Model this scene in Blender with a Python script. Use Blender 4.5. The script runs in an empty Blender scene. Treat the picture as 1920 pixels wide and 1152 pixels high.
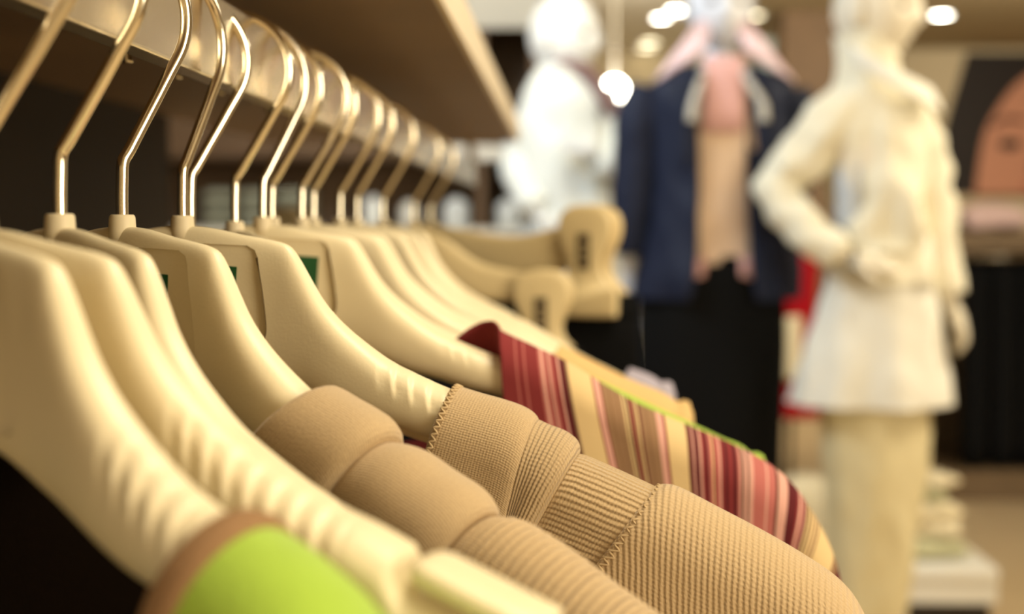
import bpy, bmesh, math, random
from mathutils import Vector, Matrix, noise
random.seed(7)
PI = math.pi
S = bpy.context.scene
COL = S.collection
R = math.radians

# ------------------------------------------------------------------ camera
FPX = 2667.0                      # focal length in pixels of the 1920 px wide frame
CZ = 1.10                         # camera height
cam_d = bpy.data.cameras.new('camera'); cam = bpy.data.objects.new('camera', cam_d); COL.objects.link(cam)
cam_d.sensor_width = 36; cam_d.lens = FPX * 36 / 1920; cam_d.clip_start = .01; cam_d.clip_end = 60
TH, PS = math.atan(161 / FPX), math.atan(95 / FPX * math.cos(math.atan(161 / FPX)))
cam.location = (0, 0, CZ); cam.rotation_euler = (PI / 2 - TH, 0, PS)
cam_d.dof.use_dof = True; cam_d.dof.focus_distance = .445; cam_d.dof.aperture_fstop = 7.6
S.camera = cam
CAM_M = cam.rotation_euler.to_matrix()
def at(px, py, Y):
    """the point on the plane y = Y that the photograph shows at this pixel"""
    d = CAM_M @ Vector(((px - 960) / FPX, (576 - py) / FPX, -1))
    k = Y / d.y
    return Vector((d.x * k, Y, CZ + d.z * k))

# ------------------------------------------------------------------ view, world, lights
S.view_settings.view_transform = 'Standard'; S.view_settings.look = 'None'
S.view_settings.gamma = 1; S.view_settings.use_curve_mapping = False
S.view_settings.exposure = 0.16
W = bpy.data.worlds.new('world'); S.world = W; W.use_nodes = True
W.node_tree.nodes['Background'].inputs[0].default_value = (1, .88, .6, 1)
W.node_tree.nodes['Background'].inputs[1].default_value = .25
def area(name, loc, target, size, energy, col, size_y=None, spread=PI):
    l = bpy.data.lights.new(name, 'AREA'); l.energy = energy; l.color = col; l.size = size
    if size_y: l.shape = 'RECTANGLE'; l.size_y = size_y
    l.spread = spread
    o = bpy.data.objects.new(name, l); COL.objects.link(o); o.location = loc
    o.rotation_euler = (Vector(target) - Vector(loc)).to_track_quat('-Z', 'Y').to_euler()
    return o
WARM, COOL = (1, .89, .68), (.78, .90, 1)
area('ceiling_light_over_rack', (.42, .55, 2.28), (-.02, .50, 1.0), .5, 18, WARM)
area('front_right_fill', (2.3, -1.2, 1.55), (-.1, .6, 1.1), 1.7, 74, WARM, 1.3)  # added soft panel, no window modelled; gives hooks and collars a bright reflection
area('camera_side_fill', (-.45, -1.2, 1.95), (-.1, .4, 1.0), .8, 12, WARM)  # added fill hung below the ceiling, brightens the hangers' front faces
area('ceiling_light_aisle', (1.3, 2.3, 2.28), (.7, 3.5, 1.1), .4, 12, WARM)
area('ceiling_light_right', (2.2, 3.3, 2.28), (1.1, 3.8, .4), .4, 40, WARM)
area('ceiling_light_back', (2.6, 6.9, 2.28), (2.2, 10.5, 1.3), 1.0, 55, WARM)
area('back_wall_fill', (.5, 6.4, 2.0), (.45, 10.5, 1.9), .8, 40, WARM)  # added fill well under the ceiling, lifts the middle of the back wall
area('ceiling_light_cabinet', (-.35, 3.7, 2.28), (-.5, 4.9, 1.2), .4, 9, WARM)
area('shop_front_daylight', (-.75, 3.1, 2.2), (.6, 3.8, 1.0), .6, 25, COOL)

# ------------------------------------------------------------------ materials
def mat(name, col, rough=.6, metal=0, spec=.4, var=0, vscale=30, bump=0, bscale=200, sheen=0, emit=None, estr=0):
    m = bpy.data.materials.new(name); m.use_nodes = True
    nt = m.node_tree; b = nt.nodes['Principled BSDF']
    b.inputs['Base Color'].default_value = (*col, 1); b.inputs['Roughness'].default_value = rough
    b.inputs['Metallic'].default_value = metal; b.inputs['Specular IOR Level'].default_value = spec
    if sheen: b.inputs['Sheen Weight'].default_value = sheen
    if emit:
        b.inputs['Emission Color'].default_value = (*emit, 1); b.inputs['Emission Strength'].default_value = estr
    tc = nt.nodes.new('ShaderNodeTexCoord')
    if var:
        n = nt.nodes.new('ShaderNodeTexNoise'); n.inputs['Scale'].default_value = vscale; n.inputs['Detail'].default_value = 4
        nt.links.new(tc.outputs['Object'], n.inputs['Vector'])
        mx = nt.nodes.new('ShaderNodeMix'); mx.data_type = 'RGBA'
        mx.inputs[6].default_value = (*[c * (1 - var) for c in col], 1); mx.inputs[7].default_value = (*[min(1, c * (1 + var)) for c in col], 1)
        nt.links.new(n.outputs['Fac'], mx.inputs[0]); nt.links.new(mx.outputs[2], b.inputs['Base Color'])
    if bump:
        n2 = nt.nodes.new('ShaderNodeTexNoise'); n2.inputs['Scale'].default_value = bscale; n2.inputs['Detail'].default_value = 5
        nt.links.new(tc.outputs['Object'], n2.inputs['Vector'])
        bp = nt.nodes.new('ShaderNodeBump'); bp.inputs['Strength'].default_value = bump; bp.inputs['Distance'].default_value = .002
        nt.links.new(n2.outputs['Fac'], bp.inputs['Height']); nt.links.new(bp.outputs['Normal'], b.inputs['Normal'])
    return m

def knit(name, col, axis, pitch, depth=.0006, rough=.9, var=.2, ribw=1.0):
    """ribbed knit: rib bands along UV axis 'X' (across the drape) or 'Y' (along the ridge), pitch in metres"""
    m = mat(name, col, rough, spec=.15, sheen=.25)
    nt = m.node_tree; b = nt.nodes['Principled BSDF']
    uv = nt.nodes.new('ShaderNodeUVMap'); uv.uv_map = 'UVMap'
    nz = nt.nodes.new('ShaderNodeTexNoise'); nz.inputs['Scale'].default_value = 1500; nz.inputs['Detail'].default_value = 3
    nt.links.new(uv.outputs[0], nz.inputs['Vector'])
    big = nt.nodes.new('ShaderNodeTexNoise'); big.inputs['Scale'].default_value = 130; big.inputs['Detail'].default_value = 3
    nt.links.new(uv.outputs[0], big.inputs['Vector'])
    sep = nt.nodes.new('ShaderNodeSeparateXYZ'); nt.links.new(uv.outputs[0], sep.inputs[0])
    def sine(sock, p, warp):
        a = nt.nodes.new('ShaderNodeMath'); a.operation = 'MULTIPLY_ADD'; a.inputs[1].default_value = 2 * PI / p
        nt.links.new(sock, a.inputs[0])
        wv = nt.nodes.new('ShaderNodeMath'); wv.operation = 'MULTIPLY'; wv.inputs[1].default_value = warp
        nt.links.new(big.outputs['Fac'], wv.inputs[0]); nt.links.new(wv.outputs[0], a.inputs[2])
        s = nt.nodes.new('ShaderNodeMath'); s.operation = 'SINE'; nt.links.new(a.outputs[0], s.inputs[0])
        return s.outputs[0]
    r1 = sine(sep.outputs[axis], pitch, 3.0)
    r2 = sine(sep.outputs['Y' if axis == 'X' else 'X'], pitch * .7, 3.0)
    k = nt.nodes.new('ShaderNodeMath'); k.operation = 'MULTIPLY_ADD'; k.inputs[1].default_value = .22
    rw = nt.nodes.new('ShaderNodeMath'); rw.operation = 'MULTIPLY'; rw.inputs[1].default_value = ribw; nt.links.new(r1, rw.inputs[0])
    nt.links.new(r2, k.inputs[0]); nt.links.new(rw.outputs[0], k.inputs[2])
    k2 = nt.nodes.new('ShaderNodeMath'); k2.operation = 'MULTIPLY_ADD'; k2.inputs[1].default_value = 1.3
    nt.links.new(nz.outputs['Fac'], k2.inputs[0]); nt.links.new(k.outputs[0], k2.inputs[2])
    bp = nt.nodes.new('ShaderNodeBump'); bp.inputs['Strength'].default_value = 1; bp.inputs['Distance'].default_value = depth
    nt.links.new(k2.outputs[0], bp.inputs['Height']); nt.links.new(bp.outputs['Normal'], b.inputs['Normal'])
    mx = nt.nodes.new('ShaderNodeMix'); mx.data_type = 'RGBA'
    mx.inputs[6].default_value = (*[c * (1 - var) for c in col], 1); mx.inputs[7].default_value = (*[min(1, c * (1 + var)) for c in col], 1)
    ad = nt.nodes.new('ShaderNodeMath'); ad.operation = 'MULTIPLY_ADD'; ad.inputs[1].default_value = .8; ad.inputs[2].default_value = .1
    nt.links.new(nz.outputs['Fac'], ad.inputs[0]); nt.links.new(ad.outputs[0], mx.inputs[0])
    nt.links.new(mx.outputs[2], b.inputs['Base Color'])
    return m

M = {}
M['plastic'] = mat('cream_plastic', (.82, .70, .45), .42, spec=.45, var=.03, vscale=60, bump=.06, bscale=900)
M['collar'] = mat('collar_plastic', (.80, .68, .45), .5, spec=.4)
M['chrome'] = mat('hook_chrome', (.92, .84, .66), .17, metal=1)
M['rail'] = mat('rail_metal', (.80, .72, .58), .24, metal=1, bump=.05, bscale=120)
M['sticker'] = mat('green_sticker', (.008, .085, .022), .5)
M['shelf'] = mat('brown_shelf_laminate', (.23, .15, .085), .55, var=.12, vscale=14)
M['edge'] = mat('shelf_edge_band', (.86, .74, .54), .5, var=.04)
M['darkwall'] = mat('dark_brown_panel', (.028, .019, .010), .7, var=.2, vscale=6)
M['brown'] = mat('brown_wood', (.13, .075, .035), .6, var=.25, vscale=9)
M['green'] = mat('lime_jersey', (.36, .52, .055), .85, spec=.15, var=.1, vscale=90, bump=.35, bscale=900, sheen=.2)
M['trim'] = mat('brown_trim', (.30, .17, .08), .85, spec=.15, bump=.3, bscale=900)
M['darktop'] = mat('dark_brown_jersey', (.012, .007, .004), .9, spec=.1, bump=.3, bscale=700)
M['tanshirt'] = mat('tan_jersey', (.66, .44, .19), .9, spec=.1, bump=.3, bscale=700)
M['black'] = mat('black_cloth', (.006, .006, .006), .9, spec=.1, bump=.3, bscale=400)
M['lavender'] = mat('lavender_cloth', (.40, .36, .42), .9, spec=.1, bump=.3, bscale=400)
M['stitch'] = mat('stitching_thread', (.55, .40, .22), .9, spec=.1)
TAN = (.50, .355, .19)
M['knit_fine'] = knit('tan_knit_fine', TAN, 'Y', .0010, .00016, var=.3, ribw=.25)
M['knit_along'] = knit('tan_knit_ribs_along', (.49, .345, .18), 'X', .0019, .00024)
M['knit_across'] = knit('tan_knit_ribs_across', TAN, 'Y', .0017, .00022)
M['knit_sleeve'] = knit('tan_knit_ribbed_sleeve', (.52, .37, .20), 'Y', .0019, .00015)

# ------------------------------------------------------------------ objects
def prop(o, label=None, cat=None, group=None, kind=None):
    if label: o['label'] = label
    if cat: o['category'] = cat
    if group: o['group'] = group
    if kind: o['kind'] = kind
    return o
def thing(name, label, cat, loc=(0, 0, 0), rotz=0, group=None):
    o = bpy.data.objects.new(name, None); COL.objects.link(o); o.empty_display_size = .05
    o.location = loc; o.rotation_euler = (0, 0, rotz)
    return prop(o, label, cat, group)
def link(name, me, m, parent=None, smooth=True):
    if m is not None and not me.materials: me.materials.append(m)
    if smooth: me.polygons.foreach_set('use_smooth', [True] * len(me.polygons))
    o = bpy.data.objects.new(name, me); COL.objects.link(o)
    if parent is not None: o.parent = parent
    return o
def obj(name, bm, m, parent=None, smooth=True):
    me = bpy.data.meshes.new(name); bmesh.ops.recalc_face_normals(bm, faces=bm.faces)
    bm.to_mesh(me); bm.free()
    return link(name, me, m, parent, smooth)
def struct(name, bm, m):
    o = obj(name, bm, m, None, False); o['kind'] = 'structure'; return o
def box(bm, x0, x1, y0, y1, z0, z1, bev=0):
    vs = [bm.verts.new((x, y, z)) for x in (x0, x1) for y in (y0, y1) for z in (z0, z1)]
    fs = [bm.faces.new([vs[i] for i in q]) for q in ((0, 1, 3, 2), (4, 6, 7, 5), (0, 4, 5, 1), (2, 3, 7, 6), (0, 2, 6, 4), (1, 5, 7, 3))]
    if bev:
        es = set(e for f in fs for e in f.edges)
        bmesh.ops.bevel(bm, geom=list(es), offset=bev, segments=3, profile=.6, affect='EDGES')
    return vs
def bx(*a, bev=0):
    bm = bmesh.new(); box(bm, *a, bev=bev); return bm
def rings(bm, rows, closed=True, cap=True, uvs=None):
    """skin a list of point rows; closed: each row is a loop"""
    vr = [[bm.verts.new(p) for p in r] for r in rows]
    n = len(rows[0]); uvl = (bm.loops.layers.uv.get('UVMap') or bm.loops.layers.uv.new('UVMap')) if uvs else None
    for i in range(len(vr) - 1):
        for j in range(n if closed else n - 1):
            k = (j + 1) % n
            f = bm.faces.new((vr[i][j], vr[i][k], vr[i + 1][k], vr[i + 1][j]))
            if uvs:
                for lp, (a, c) in zip(f.loops, ((i, j), (i, k), (i + 1, k), (i + 1, j))): lp[uvl].uv = uvs[a][c]
    if closed and cap:
        bm.faces.new(vr[0][::-1]); bm.faces.new(vr[-1])
    return vr
def catmull(pts, n):
    """smooth samples through tuples of any length, n per segment"""
    P = [tuple(p) for p in pts]; out = []
    for i in range(len(P) - 1):
        p0, p1, p2, p3 = P[max(i - 1, 0)], P[i], P[i + 1], P[min(i + 2, len(P) - 1)]
        for k in range(n):
            t = k / n
            out.append(tuple(.5 * (2 * b + (c - a) * t + (2 * a - 5 * b + 4 * c - d) * t * t + (3 * b - a - 3 * c + d) * t ** 3)
                             for a, b, c, d in zip(p0, p1, p2, p3)))
    out.append(P[-1]); return out
def interp(tab, x):
    if x <= tab[0][0]: return tab[0][1]
    for i in range(len(tab) - 1):
        x0, y0 = tab[i]; x1, y1 = tab[i + 1]
        if x <= x1:
            m = lambda j: ((tab[min(j + 1, len(tab) - 1)][1] - tab[max(j - 1, 0)][1]) / (tab[min(j + 1, len(tab) - 1)][0] - tab[max(j - 1, 0)][0]))
            h = x1 - x0; t = (x - x0) / h
            return ((2 * t ** 3 - 3 * t * t + 1) * y0 + (t ** 3 - 2 * t * t + t) * h * m(i) + (3 * t * t - 2 * t ** 3) * y1 + (t ** 3 - t * t) * h * m(i + 1))
    return tab[-1][1]
def tube(bm, pts, r, n=10, cap=True, flat=1.0):
    """round bar along points; r is a number or a list"""
    P = [Vector(p) for p in pts]; rows = []
    up = Vector((0, 0, 1)); t0 = (P[1] - P[0]).normalized()
    if abs(t0.dot(up)) > .9: up = Vector((0, 1, 0))
    nrm = (up - t0 * up.dot(t0)).normalized()
    for i, p in enumerate(P):
        t = (P[min(i + 1, len(P) - 1)] - P[max(i - 1, 0)]).normalized()
        nrm = (nrm - t * nrm.dot(t)).normalized(); b = t.cross(nrm)
        rr = r[i] if isinstance(r, (list, tuple)) else r
        rows.append([p + (nrm * math.cos(2 * PI * k / n) * flat + b * math.sin(2 * PI * k / n)) * rr for k in range(n)])
    return rings(bm, rows, True, cap)
def lathe(bm, prof, n=24, c=(0, 0, 0)):
    rows = [[Vector(c) + Vector((r * math.cos(2 * PI * k / n), r * math.sin(2 * PI * k / n), z)) for k in range(n)] for r, z in prof]
    return rings(bm, rows)
def solidify(o, th, off=-1):
    md = o.modifiers.new('thickness', 'SOLIDIFY'); md.thickness = th; md.offset = off; return o

# ------------------------------------------------------------------ the room
X_L, X_R, Y_F, Y_B, Z_C = -1.7, 4.2, -1.6, 10.5, 2.35
M['floor'] = mat('tan_floor', (.56, .42, .24), .45, var=.08, vscale=3)
M['ceiling'] = mat('taupe_ceiling', (.33, .26, .15), .8, var=.05)
M['cream'] = mat('cream_wall', (.62, .52, .35), .8, var=.04)
struct('floor', bx(X_L - .1, X_R + .1, Y_F - .1, Y_B + .1, -.1, 0), M['floor'])
struct('ceiling', bx(X_L - .1, X_R + .1, Y_F - .1, Y_B + .1, Z_C, Z_C + .1), M['ceiling'])
struct('wall_back', bx(X_L - .1, X_R + .1, Y_B, Y_B + .1, 0, Z_C), M['cream'])
struct('wall_left', bx(X_L - .1, X_L, Y_F, Y_B, 0, Z_C), M['brown'])
struct('wall_right', bx(X_R, X_R + .1, Y_F, Y_B, 0, Z_C), M['cream'])
struct('wall_front', bx(X_L - .1, X_R + .1, Y_F - .1, Y_F, 0, Z_C), M['cream'])

# ------------------------------------------------------------------ wall unit: shelf over the rail, side panel, rail
RX = -.1326                                                          # the rail's axis
unit = thing('wall_unit', 'dark brown wall unit whose overhead shelf covers the hanger rail', 'wall unit', (-.45, 0, 0))
obj('side_panel', bx(-.03, 0, -.02, 1.62, 0, 1.22), M['darkwall'], unit, False)
obj('shelf', bx(0, .3844 - .004, -.02, 2.16, 1.22, 1.248), M['shelf'], unit, False)
obj('edge_band', bx(.3804, .3844, -.02, 2.16, 1.2195, 1.2485), M['edge'], unit, False)
rail = thing('clothes_rail', 'flat metal clothes rail carrying the cream hangers under the shelf', 'rail', (RX, 0, CZ))
obj('bar', bx(-.0045, .0045, 0, 2.10, .0523, .084, bev=.0012), M['rail'], rail, False)
for yy in (.02, 2.06):
    obj('bracket', bx(-.006, .006, yy, yy + .02, .084, .12), M['rail'], rail, False)

# ------------------------------------------------------------------ hangers (local frame: x along the arms, -y towards the camera, z up from the neck)
RIDGE = [(0, -1.5), (10, -2.2), (22, -4.6), (30, -6), (36, -7.2), (40, -9), (43, -13), (46.5, -19), (51, -26.5), (57, -33.5), (65, -40.3), (75, -47.2),
         (85, -52), (97, -57), (107, -60.5), (118, -65.5), (130, -72.5), (150, -84), (167, -92), (195, -105), (212, -113), (230, -122)]
BASE = [(0, -46), (20, -47.6), (37, -54.4), (53, -61.2), (65, -66), (77, -69.3), (90, -73.5), (106, -78), (118, -83), (130, -89), (150, -100.5),
        (167, -108), (195, -120), (212, -127), (230, -135)]
RIDGE = [(a / 1e3, b / 1e3) for a, b in RIDGE]; BASE = [(a / 1e3, b / 1e3) for a, b in BASE]
FRONT = [(0, .0046), (.03, .0048), (.042, .0062), (.06, .0090), (.1, .0126), (.16, .0138), (.215, .0138)]
BACK = [(0, .0037), (.034, .0037), (.05, .0026), (.1, .0026), (.215, .0032)]
def bend_left(p, beta):
    """the far (left) arm swings about the neck plate's edge"""
    if p.x > -.034 or beta == 0: return p
    d = p.x + .034
    k = min(1, -d / .02); b = beta * k
    return Vector((-.034 + d * math.cos(b) - p.y * math.sin(b), d * math.sin(b) + p.y * math.cos(b), p.z))
def body_mesh(name, L=.212, LL=None, beta=0, rip=None, slot=None, du=.0013, ns=44, panel=True, tuck=None, ps=1.0):
    LL = L if LL is None else LL
    us = []; u = -LL
    while u < L - 1e-6:
        us.append(u)
        fine = rip and rip[0] - .004 < u < rip[1] + .004
        u += .00045 if fine else (du if -.03 < u < .12 else du * 2.5)
    us.append(L)
    bm = bmesh.new(); rows = []
    for u in us:
        a = abs(u); zt, zb, T, TB = interp(RIDGE, a), interp(BASE, a), interp(FRONT, a), interp(BACK, a)
        lim = L if u > 0 else LL
        if tuck and u > tuck[0]:
            q = min(1, (u - tuck[0]) / .005); zt -= tuck[1] * q; T *= 1 - .34 * q; zb += .003 * q
        if slot and u > slot:
            zt -= .0064 * min(1, (u - slot) / .004)
        if lim - a < .012:
            k = math.sqrt(max(1e-4, 1 - ((a - lim + .012) / .012) ** 2)); zm = (zt + zb) / 2
            zt, zb, T, TB = zm + (zt - zm) * k, zm + (zb - zm) * k, T * k, TB * k
        zc, hz = (zt + zb) / 2, (zt - zb) / 2
        flat = min(1, max(0, (a - .03) / .05)); n = 3.1 - .7 * flat
        row = []
        for j in range(ns):
            th = 2 * PI * j / ns; c, s = math.cos(th), math.sin(th)
            nn = n if c > 0 else 2.2
            TT = T if c > 0 else TB                                    # the arm's face rolls forward, its back is nearly flat
            w = TT * math.copysign(abs(c) ** (2 / nn), c); z = hz * math.copysign(abs(s) ** (2 / nn), s)
            w2 = -w
            if rip and rip[0] <= u <= rip[1]:
                dpt = max(0, min(1, (z / hz - .12) / .25)) * max(0, min(1, (1.02 - z / hz) / .15)) if c > -.25 else 0
                ph = ((u - rip[0] - (hz - z) * .22) / rip[2]) % 1.0
                saw = ph / .78 if ph < .78 else (1 - ph) / .22
                fade = min(1, (u - rip[0]) / .004, (rip[1] - u) / .004)
                g = (1 - saw) * dpt * max(0, fade) * rip[3]
                w2 += g * c * .9; z -= g * .75 * max(0, s)
            row.append(bend_left(Vector((u, w2, zc + z)), beta))
        rows.append(row)
    rings(bm, rows)
    me = bpy.data.meshes.new(name); bmesh.ops.recalc_face_normals(bm, faces=bm.faces); bm.to_mesh(me); bm.free()
    me.materials.append(M['plastic'])
    if panel:
        def outline(top, side):
            half = [(0, -.0062 - top), (.0245, -.0072 - top), (.0272, -.0088 - top), (.0284 + side, -.0115 - top), (.0298 + side, -.022), (.0312 + side, -.034), (.0311 + side, -.0385),
                    (.0296 + side * .7, -.0418 - side * .7), (.026, -.0434 - side), (.012, -.0437 - side), (0, -.0437 - side)]
            full = half + [(-x, z) for x, z in half[-2:0:-1]]
            return [(x * ps, z) for x, z in full]
        tmp = []
        for k, (w0, w1, top0, top1, side) in enumerate([(-.02, -.0026, -.0022, .0014, 0)]):
            b2 = bmesh.new()
            rings(b2, [[Vector((x, w0, z)) for x, z in outline(top0, side)], [Vector((x, w1, z)) for x, z in outline(top1, side)]])
            bmesh.ops.recalc_face_normals(b2, faces=b2.faces)
            tmp.append(b2)
        # groove: a thin channel along the sides and the bottom of the recess
        pts = catmull([(.0279, -.0125), (.0298, -.022), (.0312, -.034), (.0311, -.0385), (.0296, -.0418), (.026, -.0434)], 6)
        b3 = bmesh.new()
        for sg in (1, -1):
            rw3 = []
            for q, (x, z) in enumerate(pts):
                xa, za = pts[max(q - 1, 0)]; xb, zb_ = pts[min(q + 1, len(pts) - 1)]
                tv = Vector((xb - xa, 0, zb_ - za)).normalized(); nv = Vector((-tv.z * sg, 0, tv.x)) * .00055
                c = Vector((sg * (x * ps - .0004), 0, z))
                rw3.append([c + nv + Vector((0, -.02, 0)), c - nv + Vector((0, -.02, 0)), c - nv + Vector((0, .0006, 0)), c + nv + Vector((0, .0006, 0))])
            rings(b3, rw3)
        bmesh.ops.recalc_face_normals(b3, faces=b3.faces)
        tmp.append(b3)
        body = bpy.data.objects.new('tmp_body', me); COL.objects.link(body); cut = []
        for b in tmp:
            m2 = bpy.data.meshes.new('tmp'); b.to_mesh(m2); b.free()
            o2 = bpy.data.objects.new('tmp', m2); COL.objects.link(o2); cut.append(o2)
            md = body.modifiers.new('b', 'BOOLEAN'); md.operation = 'DIFFERENCE'; md.solver = 'EXACT'; md.object = o2
        bpy.context.view_layer.update()
        new = bpy.data.meshes.new_from_object(body.evaluated_get(bpy.context.evaluated_depsgraph_get()))
        for o2 in cut + [body]: bpy.data.objects.remove(o2)
        if len(new.vertices) > 1000:
            me = new; me.name = name
        else: print('BOOLEAN FAILED', name)
    me.polygons.foreach_set('use_smooth', [True] * len(me.polygons))
    me.set_sharp_from_angle(angle=R(32))
    return me

def hook_pts():
    p = [(0, -.004), (0, .006), (.0002, .0125), (.0006, .0178), (.0028, .0213), (.0079, .0299), (.0130, .0384), (.0171, .0454)]
    for k in range(0, 24):
        a = R(-30.7 + k * 9.5); p.append((.0235 * math.cos(a), .0625 + .0235 * math.sin(a)))
    return p
hk = catmull([(x, 0, z) for x, z in hook_pts()], 3)
bm = bmesh.new(); tube(bm, hk, .0019, 14)
HOOK = bpy.data.meshes.new('hook'); bmesh.ops.recalc_face_normals(bm, faces=bm.faces); bm.to_mesh(HOOK); bm.free(); HOOK.materials.append(M['chrome'])
bm = bmesh.new(); lathe(bm, [(.0002, -.006), (.0042, -.006), (.0041, -.0025), (.0039, .001), (.0037, .0016), (.0033, .0020), (.0002, .0020)], 28)
COLLAR = bpy.data.meshes.new('collar'); bmesh.ops.recalc_face_normals(bm, faces=bm.faces); bm.to_mesh(COLLAR); bm.free(); COLLAR.materials.append(M['collar'])
HG = 'cream wishbone hangers on the rail'
def hanger(d, x, yaw, label, me, hook_yaw=0, dz=0, sticker=None, name='clothes_hanger', group=HG, roll=0):
    t = thing(name, label, 'hanger', (x, d, CZ + dz), -R(yaw), group)
    if me is not None: link('body', me, None, t, False)
    link('collar', COLLAR, None, t)
    h = link('hook', HOOK, None, t); h.rotation_euler = (0, 0, R(yaw + hook_yaw)); h.location = (0, 0, -dz)
    if sticker:
        u0, u1, tilt = sticker
        b = bx(-(u1 - u0) / 2, (u1 - u0) / 2, -.0029, -.00255, -.0075, .0075)
        s = obj('size_sticker', b, M['sticker'], t, False); s['label'] = 'dark green size sticker'
        s.location = ((u0 + u1) / 2, 0, -.0228); s.rotation_euler = (0, R(tilt), 0)
    return t

def neckx(px, d): return at(px, 405, d).x
def neckd(px): return RX / at(px, 405, 1).x
near = [  # depth, neck x, yaw, ripple, slot, sticker, hook yaw, label
    (neckd(-110), RX, 33.5, (.060, .0885, .0055, .0011), None, None, 96, 'nearest cream hanger, lime green shirt on its tip'),
    (neckd(-40), RX, 23.5, (.058, .1035, .0055, .0012), .113, None, 14, 'bare cream hanger with ridged arm and clip bar, behind the nearest hanger'),
    (neckd(112), RX, 38.9, None, None, None, -2, 'cream hanger behind the bare clip hanger, its arm vanishing behind that arm'),
    (neckd(229), RX, 30.5, None, None, (.010, .0214, 3), 48, 'cream hanger carrying the tan sweater with the narrower ribbed sleeve'),
    (neckd(342), RX, 9.1, (.072, .098, .0062, .0009), None, (.009, .0205, 4), 66, 'cream hanger with notched arm carrying the wide ribbed tan sweater'),
    (neckd(492), RX, -.3, (.078, .095, .006, .0005), None, (.0118, .0248, 4), 46, 'cream hanger showing the largest green sticker, carrying the red striped shirt'),
]
NH = []
for i, (d, x, yaw, rip, slot, st, hy, lab) in enumerate(near):
    beta = R(yaw - 8) if yaw > 8 else 0
    L = .137 if i == 1 else .212
    me = body_mesh('body', L=.150 if i == 1 else .212, LL=.2, beta=beta, rip=rip, slot=slot, tuck=((.0895, .003), None, (.126, .003), (.0765, .0065), (.0965, .004), (.109, .003))[i], ps=1.10 if i == 3 else 1.03 if i == 4 else 1.06 if i == 5 else 1.0)
    NH.append(hanger(d, x, yaw, lab, me, hy, sticker=st))
# the clip bar on the second hanger
cb = bmesh.new()
rowsc = []
for s, sc in ((0, .25), (.0008, .72), (.002, .93), (.004, 1), (.012, 1), (.02, 1), (.0258, 1), (.0268, .9), (.0272, .6)):
    cx, cz = .1165 + s, -.0655 - s * .355
    rowsc.append([Vector((cx + .0025 * sc * math.sin(a) * .33, -.0075 * sc * math.copysign(abs(math.cos(a)) ** .6, math.cos(a)) - .0035, cz + .0025 * sc * math.copysign(abs(math.sin(a)) ** .6, math.sin(a)))) for a in [2 * PI * k / 20 for k in range(20)]])
rings(cb, rowsc)
obj('clip_bar', cb, M['plastic'], NH[1])

FAR = body_mesh('body', L=.212, LL=.2, rip=None, du=.002, ns=32)
FAR_S = body_mesh('body', L=.187, LL=.187, rip=None, du=.002, ns=32)
small_me = body_mesh('body', L=.079, LL=.079, du=.002, ns=32, panel=False)
hanger(.545, neckx(357, .545), 18, 'cream hanger mostly hidden behind the notched hanger, only its hook and collar show', FAR, 33, dz=-.004)
hanger(.592, neckx(440, .592), 45, 'small cream hanger just before the largest green sticker, only hook and collar show', small_me, 0, dz=-.002)
far = [(.668, 509, 0, 4, None, 'bare cream hanger directly behind the striped shirt hanger'),
       (.720, 565, 1, 16, None, 'cream hanger holding the lime green top behind the striped shirt'),
       (.772, 587, 2, 0, (.012, .0235, 3), 'cream hanger holding the plain tan top behind the lime one'),
       (.846, 637, 9, 8, None, 'cream hanger whose bare arm ends just before the tan top'),
       (.916, 669, 12, 0, None, 'cream hanger holding the lavender top'),
       (1.046, 717, 32, 2, None, 'bare cream hanger farthest along the rail before the clip hangers')]
FH = [hanger(d, neckx(px, d), yw, lab, FAR_S if px in (587, 669) else FAR, hy, sticker=st) for d, px, yw, hy, st, lab in far]

# ------------------------------------------------------------------ garments (in their hanger's local frame)
def drape(name, m, stations, parent, n=6, beta=0, mirror=False, wave=0, thick=.0012, nb=10, na=14, nf=26, ribs=None, uvx=False):
    """cloth laid over an arm. station: (u, z, lean, front drop, back drop, half thickness, front spread)"""
    S_ = catmull(stations, n); rows = []; uvs = []; dist = 0; prev = None
    rnd = random.Random(hash(name) % 1000 if False else len(name) * 7 + len(stations))
    for i, (u, z, lean, Lf, Lb, h, sp) in enumerate(S_):
        if prev: dist += math.hypot(u - prev[0], z - prev[1])
        prev = (u, z)
        off = 0
        if ribs: off = ribs[1] * math.sin(2 * PI * dist / ribs[0])
        D = Vector((lean, 0, -1)).normalized(); N = -D
        R0 = Vector((u, 0, z)); row = []; uv = []
        rt = h * 1.15
        def put(t, w, uu):
            wv = 0
            if wave: wv = wave * math.sin(u * 95 + t * 6 + 1.3) * min(1, max(0, t - .02) / .12)
            p = R0 + D * t + Vector((0, w + wv, 0))
            if mirror: p.x = -p.x
            row.append(bend_left(p, beta)); uv.append((uu, p.x if uvx else dist))
        for k in range(nb):
            t = rt + (Lb - rt) * (1 - k / nb)
            put(t, h + sp * .5 * (t - rt), -.5 * PI * h - (t - rt))
        for k in range(na + 1):
            a = PI * k / na
            put(rt - (rt + off) * math.sin(a), (h + off) * math.cos(a), (a - PI / 2) * h)
        for k in range(1, nf + 1):
            q = (k / nf) ** 1.5; t = rt + (Lf - rt) * q
            put(t, -h - off * (1 - q) - sp * (t - rt), .5 * PI * h + (t - rt))
        rows.append(row); uvs.append(uv)
    bm = bmesh.new(); rings(bm, rows, closed=False, uvs=uvs)
    o = obj(name, bm, m, parent)
    if thick: solidify(o, thick, 1)
    return o
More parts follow.
